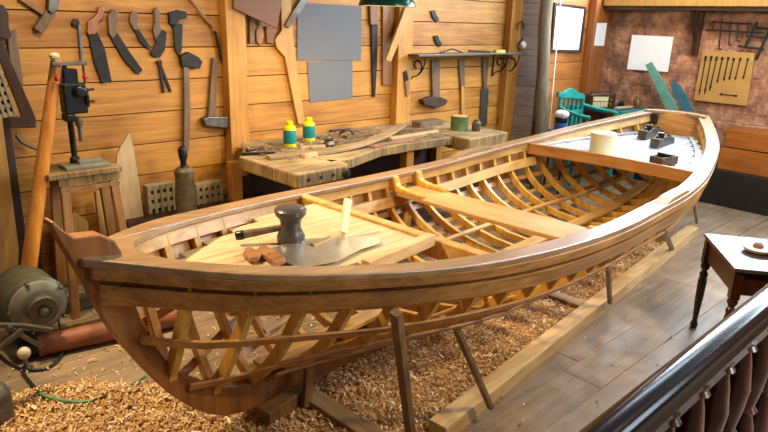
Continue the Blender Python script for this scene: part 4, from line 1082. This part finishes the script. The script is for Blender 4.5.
# teal chair
Yc = 3.78
cp = lambda x, y, Y=Yc: ony(x, y, Y)
L0, R0 = cp(560.5, 98), cp(583, 99)
L0, R0 = Vector((L0.x, Yc, L0.z)), Vector((R0.x, Yc, R0.z))
zs = .46
t = thing('teal_armchair', 'teal painted armchair with a carved crest behind the boat', 'chair', ((L0.x+R0.x)/2, Yc-.22, 0))
for q in (L0, R0):
    build('back_post', MB().tube([Vector((q.x, Yc+.04, 0)), Vector((q.x, Yc, zs)), Vector((q.x, Yc, q.z+.04))], [.018, .022, .02], 10), 'tealp', t, smooth=True)
cr_ = [(558.5, 97), (559.5, 92), (565, 92.5), (568, 90), (572, 88), (576, 90), (579, 92.5), (584.5, 94), (585, 99), (578, 99), (572, 98), (565, 98.5)]
build('crest', MB().prism([cp(x, y, Yc-.02) for x, y in cr_], (0, .04, 0)), 'tealp', t, .005)
for k in range(4):
    x = L0.x+(R0.x-L0.x)*(k+1)/5
    build('slat', MB().box((x, Yc, (zs+L0.z)/2), (.025, .015, L0.z-zs)), 'tealp', t, .003)
cx = (L0.x+R0.x)/2; w = abs(R0.x-L0.x)+.06
build('seat', MB().box((cx, Yc-.2, zs-.015), (w, .42, .035)), 'tealp', t, .01)
build('seat_rail', MB().box((cx, Yc, cp(572, 112).z), (w-.06, .02, .04)), 'tealp', t, .004)
for sx, q in ((-1, L0), (1, R0)):
    za = cp(572, 110).z
    build('arm', MB().tube(smooth_path([Vector((q.x, Yc, za+.05)), Vector((q.x+sx*.05, Yc-.15, za+.02)), Vector((q.x+sx*.08, Yc-.32, za)), Vector((q.x+sx*.06, Yc-.42, za-.01))], 4), .02, 10), 'tealp', t, smooth=True)
    build('front_leg', MB().tube([Vector((q.x+sx*.05, Yc-.38, 0)), Vector((q.x+sx*.05, Yc-.38, zs)), Vector((q.x+sx*.06, Yc-.39, za))], .018, 10), 'tealp', t, smooth=True)
a = smooth_path([ony(585, 104, 3.7), ony(596, 109, 3.66), ony(612, 113, 3.62), ony(630, 112, 3.6)], 5)
# side table with radio
ZR = .93

tb_ = thing('side_table', 'teal and black side table in the corner carrying the radio', 'table', (7.36, 3.78, 0))
build('top', MB().box((7.36, 3.79, ZR-.02), (.68, .70, .04)), 'bluep', tb_, .004)
build('top_edge', MB().box((7.36, 3.43, ZR-.035), (.68, .02, .07)), 'tealp', tb_, .003)
for x in (7.06, 7.66):
    for y in (3.50, 4.08): build('leg', MB().box((x, y, (ZR-.04)/2), (.05, .05, ZR-.04)), 'tealp', tb_, .004)
q = ony(604, 106, 3.68); q.z = ZR; rw = .34
rb = thing('table_radio', 'small old radio with a cream front on the corner table', 'radio', (q.x, q.y+.06, ZR))
rot = Matrix.Rotation(R(-30), 3, 'Z'); rc = Vector((q.x, q.y+.06, ZR))
e = lambda x, y, z: rc+rot @ Vector((x, y, z))
build('case', MB().box(e(0, 0, .085), (rw, .12, .17), rot), 'dark', rb, .008, seg=3)
build('dial', MB().box(e(-.03, -.0615, .12), (.20, .006, .05), rot), 'radio', rb, .001)
build('speaker_grille', MB().box(e(-.03, -.0615, .055), (.20, .006, .06), rot), 'radio', rb, .001)
for k in range(5): build('grille_bar', MB().box(e(-.115+.043*k, -.066, .055), (.005, .004, .055), rot), 'brass', rb)
build('knob', MB().lathe([(.017, 0), (.016, .014), (0, .015)], e(.105, -.06, .11), rot @ Vector((0, -1, 0)), 16), 'brass', rb, smooth=True)
build('knob', MB().lathe([(.017, 0), (.016, .014), (0, .015)], e(.105, -.06, .055), rot @ Vector((0, -1, 0)), 16), 'brass', rb, smooth=True)
build('handle', MB().tube(smooth_path([e(-.13, 0, .168), e(-.12, 0, .195), e(.12, 0, .195), e(.13, 0, .168)], 4), .007, 8), 'black', rb, smooth=True)
q = ony(621, 104, 3.62); q.z = ZR
solo('black_fitting', MB().lathe([(0, -.06), (.03, -.055), (.04, -.03), (.022, .0), (.04, .03), (.03, .055), (0, .06)], q+Vector((0, 0, .042)), (1, .4, 0), 14), 'black', 'small black bulging metal fitting right of the radio', 'fitting', None, smooth=True)
q = ony(637, 104, 3.50); q.z = ZR
t = thing('glass_jar', 'brown jar with a narrow neck beside the leaning teal board', 'jar', q)
build('body', MB().lathe([(0, 0), (.042, 0), (.045, .01), (.045, .09), (.03, .115), (.02, .12), (0, .12)], q, n=20), plain('brown_glass', '#6b4a2c', .15), t, smooth=True)
build('stopper', MB().lathe([(.022, .118), (.024, .15), (0, .152)], q, n=14), 'handle', t, smooth=True)
for (a, b, lb) in (((616, 108), (632, 106.5), 'pale wood scrap lying flat beside the radio'),):
    solo('wood_scrap', MB().beam(ony(*a, 3.50)*1.0, ony(*b, 3.47)*1.0, .04, .02), 'pale', lb, 'wood scrap', None, .003)
# stool with blue tin and cloth
q = ony(560, 129, 3.5)
stl = thing('round_stool', 'dark round stool behind the gunwale carrying a blue tin', 'stool', (q.x, q.y, 0))
build('seat', MB().lathe([(0, q.z-.03), (.12, q.z-.03), (.125, q.z-.02), (.12, q.z-.005), (0, q.z-.001)], (q.x, q.y, 0), n=24), 'bluep', stl, smooth=True)
for k in range(3): a_ = k*2.1; build('leg', MB().tube([Vector((q.x+.11*math.cos(a_), q.y+.11*math.sin(a_), 0)), Vector((q.x+.08*math.cos(a_), q.y+.08*math.sin(a_), q.z-.03))], .016, 8), 'dark', stl, smooth=True)
c = Vector((q.x+.0, q.y, q.z))
t = thing('blue_tin', 'blue paint tin with dark band on the stool behind the gunwale', 'tin', c)
build('body', MB().lathe([(0, 0), (.062, 0), (.064, .01), (.064, .12), (.06, .125), (0, .125)], c, n=24), 'blue', t, smooth=True)
build('band', MB().lathe([(.065, .07), (.0655, .072), (.0655, .12), (.065, .122)], c, n=24), 'black', t, smooth=True)
mb = MB(); rs_ = []
for i in range(9):
    row = []
    ph = -math.pi/2+math.pi*i/8
    for j in range(16):
        th_ = 2*math.pi*j/16; r_ = 1+.18*noise.noise(Vector((math.cos(th_)*2, math.sin(th_)*2, i*.5)))
        row.append(c+Vector((.075*math.cos(ph)*math.cos(th_)*r_, .075*math.cos(ph)*math.sin(th_)*r_, .155+.045*math.sin(ph)*r_)))
    rs_.append(row)
solo('crumpled_cloth', mb.loft(rs_), 'cloth', 'crumpled white cloth heaped on top of the blue tin', 'cloth', None, smooth=True)

# brick wall things
solo('white_sheet', MB().prism([onx(x, y, WX-.03) for x, y in ((632.3, 34.8), (673.7, 36.8), (667.9, 71.9), (627.1, 69.2))], (-.006, 0, 0)), 'white', 'large blank white sheet pinned to the brick wall', 'sheet')
def leanx(poly, X, th, mat, name, label, cat, grp=None):
    return solo(name, MB().prism([onx(x, y, X) for x, y in poly], (th, 0, 0)), mat, label, cat, grp, .004)
leanx([(645, 65), (651, 62), (664, 83), (678, 110), (667, 112), (655, 86)], 7.45, .03, 'tealo', 'painted_board', 'long faded green board leaning across the white sheet behind the transom', 'board', 'painted boards leaning behind the transom')
leanx([(670, 84), (674, 81), (680, 86), (694, 110), (684, 112), (674, 97)], 7.5, .03, 'bluep', 'painted_board', 'shorter blue-green board leaning right of the faded green one', 'board', 'painted boards leaning behind the transom')
ob = [(702.7, 51), (754.7, 52.8), (746.9, 106), (693.4, 100.1)]
t = thing('tool_board', 'square tan board with a fan of black drill bits on the brick wall', 'tool board', onx(720, 104, WX-.04))
build('board', MB().prism([onx(x, y, WX-.06) for x, y in ob], (.03, 0, 0)), plain('tan_hardboard', '#b98a48', .5, 0, .12, 8, .05), t, .003)
TX = WX-.068
bits = [((706, 56), (699, 95)), ((711.5, 56), (704.5, 94)), ((717, 56.5), (709.5, 91)), ((722.5, 57), (717, 83)), ((728.5, 57), (723.5, 81)), ((734, 58), (729, 80)), ((740.5, 58), (735, 80)), ((748, 58), (743, 79))]
for a, b in bits:
    p, q = onx(*a, TX), onx(*b, TX); u = (q-p)
    mb = MB().tube([p, p+u*.12, p+u*.13, p+u*.9, q], [.013, .012, .006, .007, .005], 8)
    mb.lathe([(.011, 0), (.011, .02), (.004, .02)], p+u*.86, u, 8)
    build('drill_bit', mb, 'iron', t, smooth=True)
p, q = onx(720, 94, TX), onx(737, 96, TX)
build('tap_wrench', MB().tube([p, p+(q-p)*.15, p+(q-p)*.2, p+(q-p)*.8, p+(q-p)*.85, q], [.011, .011, .006, .006, .011, .011], 8), 'iron', t, smooth=True)
# iron rack of traps
t = thing('iron_rack', 'black wrought iron rack of hooked rods high on the brick wall', 'rack', onx(735, 40, WX-.05))
IX = WX-.06
px = lambda x, y: onx(x, y, IX)
build('top_bar', MB().tube([px(706, 30), px(720, 30.5), px(765, 33)], .010, 8), 'iron', t)
build('second_bar', MB().tube([px(712, 22), px(752, 24)], .008, 8), 'iron', t)
for x0, y0, x1, y1 in ((722, 19, 719, 48), (731, 21, 729, 44), (739, 22, 737, 40), (748, 22, 747, 36), (714, 20, 713, 30)):
    build('hooked_rod', MB().tube(smooth_path([px(x0, y0), px((x0+x1)/2, (y0+y1)/2), px(x1, y1), px(x1+3, y1+1)], 4), .008, 8), 'iron', t, smooth=True)
t = thing('iron_trivet', 'black iron frame with crossbars at the top right edge of the brick wall', 'frame', onx(760, 48, WX-.05))
build('side_bar', MB().tube([px(757, 22), px(745, 47)], .016, 8), 'iron', t); build('side_bar', MB().tube([px(772, 24), px(756, 60)], .016, 8), 'iron', t)
for (a, b) in (((755, 27), (770, 29)), ((751, 36), (766, 38)), ((738, 46), (764, 49))): build('cross_bar', MB().tube([px(*a), px(*b)], .012, 8), 'iron', t)
# chest and black base along brick wall
y1_ = onx(728, 127, WX-.35).y; zc1 = onx(728, 128, WX-.35).z
cz0 = onx(740, 172, WX-.35).z
t = thing('wooden_chest', 'orange-brown wooden chest against the brick wall at the right edge', 'chest', (WX-.18, y1_-.9, cz0))
build('lid', MB().box((WX-.21, y1_-.9, zc1-.10), (.34, 1.8, .20)), 'chest', t, .01, seg=3)
build('body', MB().box((WX-.215, y1_-.9, (zc1-.21+cz0)/2), (.36, 1.84, zc1-.21-cz0)), 'chest', t, .006)
y2_ = onz(694, 190, 0).y
t = thing('black_cabinet', 'low black cabinet with metal hinges under the orange-brown chest', 'cabinet', (WX-.22, y2_-1.3, 0))
build('body', MB().box((WX-.24, 2.75-1.4, cz0/2), (.41, 2.8, cz0-.002)), 'blackw', t, .006)
for k in range(3):
    q = onx((727, 748, 764)[k], (188, 200, 205)[k], WX-.435); build('hinge', MB().box(q, (.01, .02, .10)), 'steel', t, .002)
# skirting
struct('baseboard_far', MB().box((WX-.02, 3.3, .06), (.03, 1.0, .12)), 'blackw', .003)

# ================================================================== TABLE AND BALUSTRADE
tz = .64
c0, c1 = onz(704, 233, tz), onz(735, 268.5, tz)
u = (c1-c0).normalized(); w_ = Vector((-u.y, u.x, 0))
if w_.dot(Vector((1, -1, 0))) < 0: w_ = -w_
Lu = (c1-c0).length; Lw = .46
t = thing('turned_leg_table', 'small dark table with turned legs between boat and handrail', 'table', (c0+u*Lu/2+w_*Lw/2)*1.0-Vector((0, 0, tz)))
q4 = [c0, c1, c1+w_*Lw, c0+w_*Lw]
build('top', MB().prism([p-Vector((0, 0, .022)) for p in q4], (0, 0, .022)), 'tabletop', t, .004)
mb = MB(); ins = .035
cc = (q4[0]+q4[2])/2
i4 = [p+(u*(ins if k in (0, 3) else -ins))+(w_*(ins if k in (0, 1) else -ins)) for k, p in enumerate(q4)]
for k in range(4):
    a, b = i4[k]-Vector((0, 0, .092)), i4[(k+1) % 4]-Vector((0, 0, .092)); build('apron', MB().beam(a, b, .022, .14), 'dark', t, .003)
for p in i4:
    b = Vector((p.x, p.y, 0)); mb = MB()
    mb.box(b+Vector((0, 0, tz-.105)), (.05, .05, .165), Matrix.Rotation(math.atan2(u.y, u.x), 3, 'Z'))
    mb.lathe([(.016, 0), (.022, .01), (.024, .03), (.017, .045), (.015, .06), (.024, .20), (.027, .33), (.022, .36), (.027, .375), (.022, .39), (.015, .40), (.028, .425), (.028, .44), (.018, .46), (.018, tz-.18)], b, n=20)
    build('leg', mb, 'dark', t, smooth=True)
q = onz(758, 252, tz)
t = thing('plaster_dish', 'small cream dish lying on the dark table', 'dish', q)
build('bowl', MB().lathe([(0, 0), (.045, 0), (.075, .012), (.088, .028), (.085, .032), (.07, .028), (.04, .024), (0, .022)], q, n=32), 'skin', t, smooth=True)
build('lump', MB().lathe([(.03, .02), (.028, .04), (.015, .05), (0, .052)], q+Vector((.02, .01, 0)), n=12), 'clay', t, smooth=True)

# handrail with turned balusters
HY, HZ = .57, 1.0
bl_ = thing('balustrade', 'glossy dark wooden balustrade in the bottom right foreground', 'balustrade', (2.4, HY, 0))
prof = [(-.030, -.075), (.030, -.075), (.036, -.05), (.047, -.042), (.052, -.028), (.046, -.012)]+[(.044*math.cos(a_), -.006+.034*math.sin(a_)) for a_ in [math.pi*k_/12 for k_ in range(13)]]+[(-.046, -.012), (-.052, -.028), (-.047, -.042), (-.036, -.05)]
mb = MB(); mb.loft([[Vector((x, HY-.06+y, HZ+z_)) for y, z_ in prof] for x in (.4, 1.5, 3.0, 4.4)])
build('handrail', mb, 'rail2', bl_, smooth=True)
build('sub_rail', MB().beam((.4, HY-.06, HZ-.105), (4.4, HY-.06, HZ-.105), .045, .05), 'rail2', bl_, .004)
build('bottom_rail', MB().beam((.4, HY-.06, .12), (4.4, HY-.06, .12), .06, .06), 'rail2', bl_, .004)
build('newel_post', MB().box((4.42, HY-.06, .54), (.10, .10, 1.08)), 'rail2', bl_, .008)
bprof = [(.018, 0), (.018, .05), (.024, .06), (.016, .075), (.014, .10), (.026, .17), (.030, .24), (.022, .33), (.014, .38), (.022, .40), (.014, .42), (.022, .50), (.026, .58), (.018, .68), (.013, .72), (.022, .735), (.016, .75), (.018, .76)]
bal = MB().lathe([(r_, .15+h) for r_, h in bprof], (0, 0, 0), n=16)
mtb = wood('red_brown_baluster', '#2c130a', '#6e3417', 'z', .8, .2, .05, .7, .3, .4)
build('back_panel', MB().box((2.4, HY+.0, .5), (4.0, .012, .74)), 'rail2', bl_, .003)
for k in range(20):
    x = .55+k*.2
    b0 = MB().lathe([(r_*1.7, .15+h*.98) for r_, h in bprof], (x, HY-.06, 0), n=16)
    build('baluster', b0, mtb, bl_, smooth=True)

# ================================================================== LIGHT
def area(name, loc, target, size, e, col, sy=None):
    l = bpy.data.lights.new(name, 'AREA'); l.energy = e; l.color = col; l.size = size
    if sy: l.shape = 'RECTANGLE'; l.size_y = sy
    o = bpy.data.objects.new(name, l); C.objects.link(o); o.location = loc
    o.rotation_euler = (Vector(target)-Vector(loc)).to_track_quat('-Z', 'Y').to_euler(); return o
def spot(name, loc, target, e, col, ang=80, r_=.08, blend=.6):
    l = bpy.data.lights.new(name, 'SPOT'); l.energy = e; l.color = col; l.spot_size = R(ang); l.spot_blend = blend; l.shadow_soft_size = r_
    o = bpy.data.objects.new(name, l); C.objects.link(o); o.location = loc
    o.rotation_euler = (Vector(target)-Vector(loc)).to_track_quat('-Z', 'Y').to_euler(); return o
WARM = (1, .79, .48); COOL = (.72, .86, 1)
spot('pendant_light', lc+Vector((0, 0, -.03)), lc+Vector((0, .25, -1)), 70, WARM, 160, .05)
spot('lamp_over_bow', (1.4, 3.3, 2.7), (1.9, 4.5, .9), 85, WARM, 100, .07)
spot('lamp_over_shavings', (.6, 3.6, 2.9), (1.9, 1.7, 0), 460, WARM, 95, .07)
spot('lamp_over_bench', (4.6, 3.0, 2.9), (4.2, 4.4, 1.2), 80, WARM, 100, .07)
area('window_daylight', (WX-.05, 1.42, 2.8), (2.5, 1.2, .5), 4.5, 470, COOL, 1.0)
area('side_daylight', (4.5, -2.2, 2.6), (4.5, 1.5, .5), 3.0, 150, COOL, 1.6)
area('stern_fill', (5.7, 1.9, 3.5), (6.3, 2.4, .5), 1.3, 70, (.70, .85, 1), 1.2)  # added overhead fill, not a roof opening; brightens brick wall and aft deck
spot('aisle_fill', (3.0, -.3, 2.9), (3.0, 1.7, 0), 230, WARM, 100, .1)  # warm fill added to lift the near-side shavings and lower hull
spot('brick_wall_fill', (5.0, 1.2, 2.3), (7.75, 2.3, 1.45), 170, (1, .88, .72), 66, .15)  # extra spot added to brighten the bricks, not a fitted lamp
area('far_lamp', (6.2, 2.8, 2.9), (6.6, 3.3, .8), .5, 20, (1, .85, .65))
w = bpy.data.worlds.new('world'); scn.world = w; w.use_nodes = True
bg = w.node_tree.nodes['Background']; bg.inputs[0].default_value = (.62, .62, .68, 1); bg.inputs[1].default_value = .17

vs_ = scn.view_settings
vs_.view_transform = 'Standard'; vs_.look = 'None'; vs_.gamma = 1; vs_.exposure = 0.0; vs_.use_curve_mapping = False
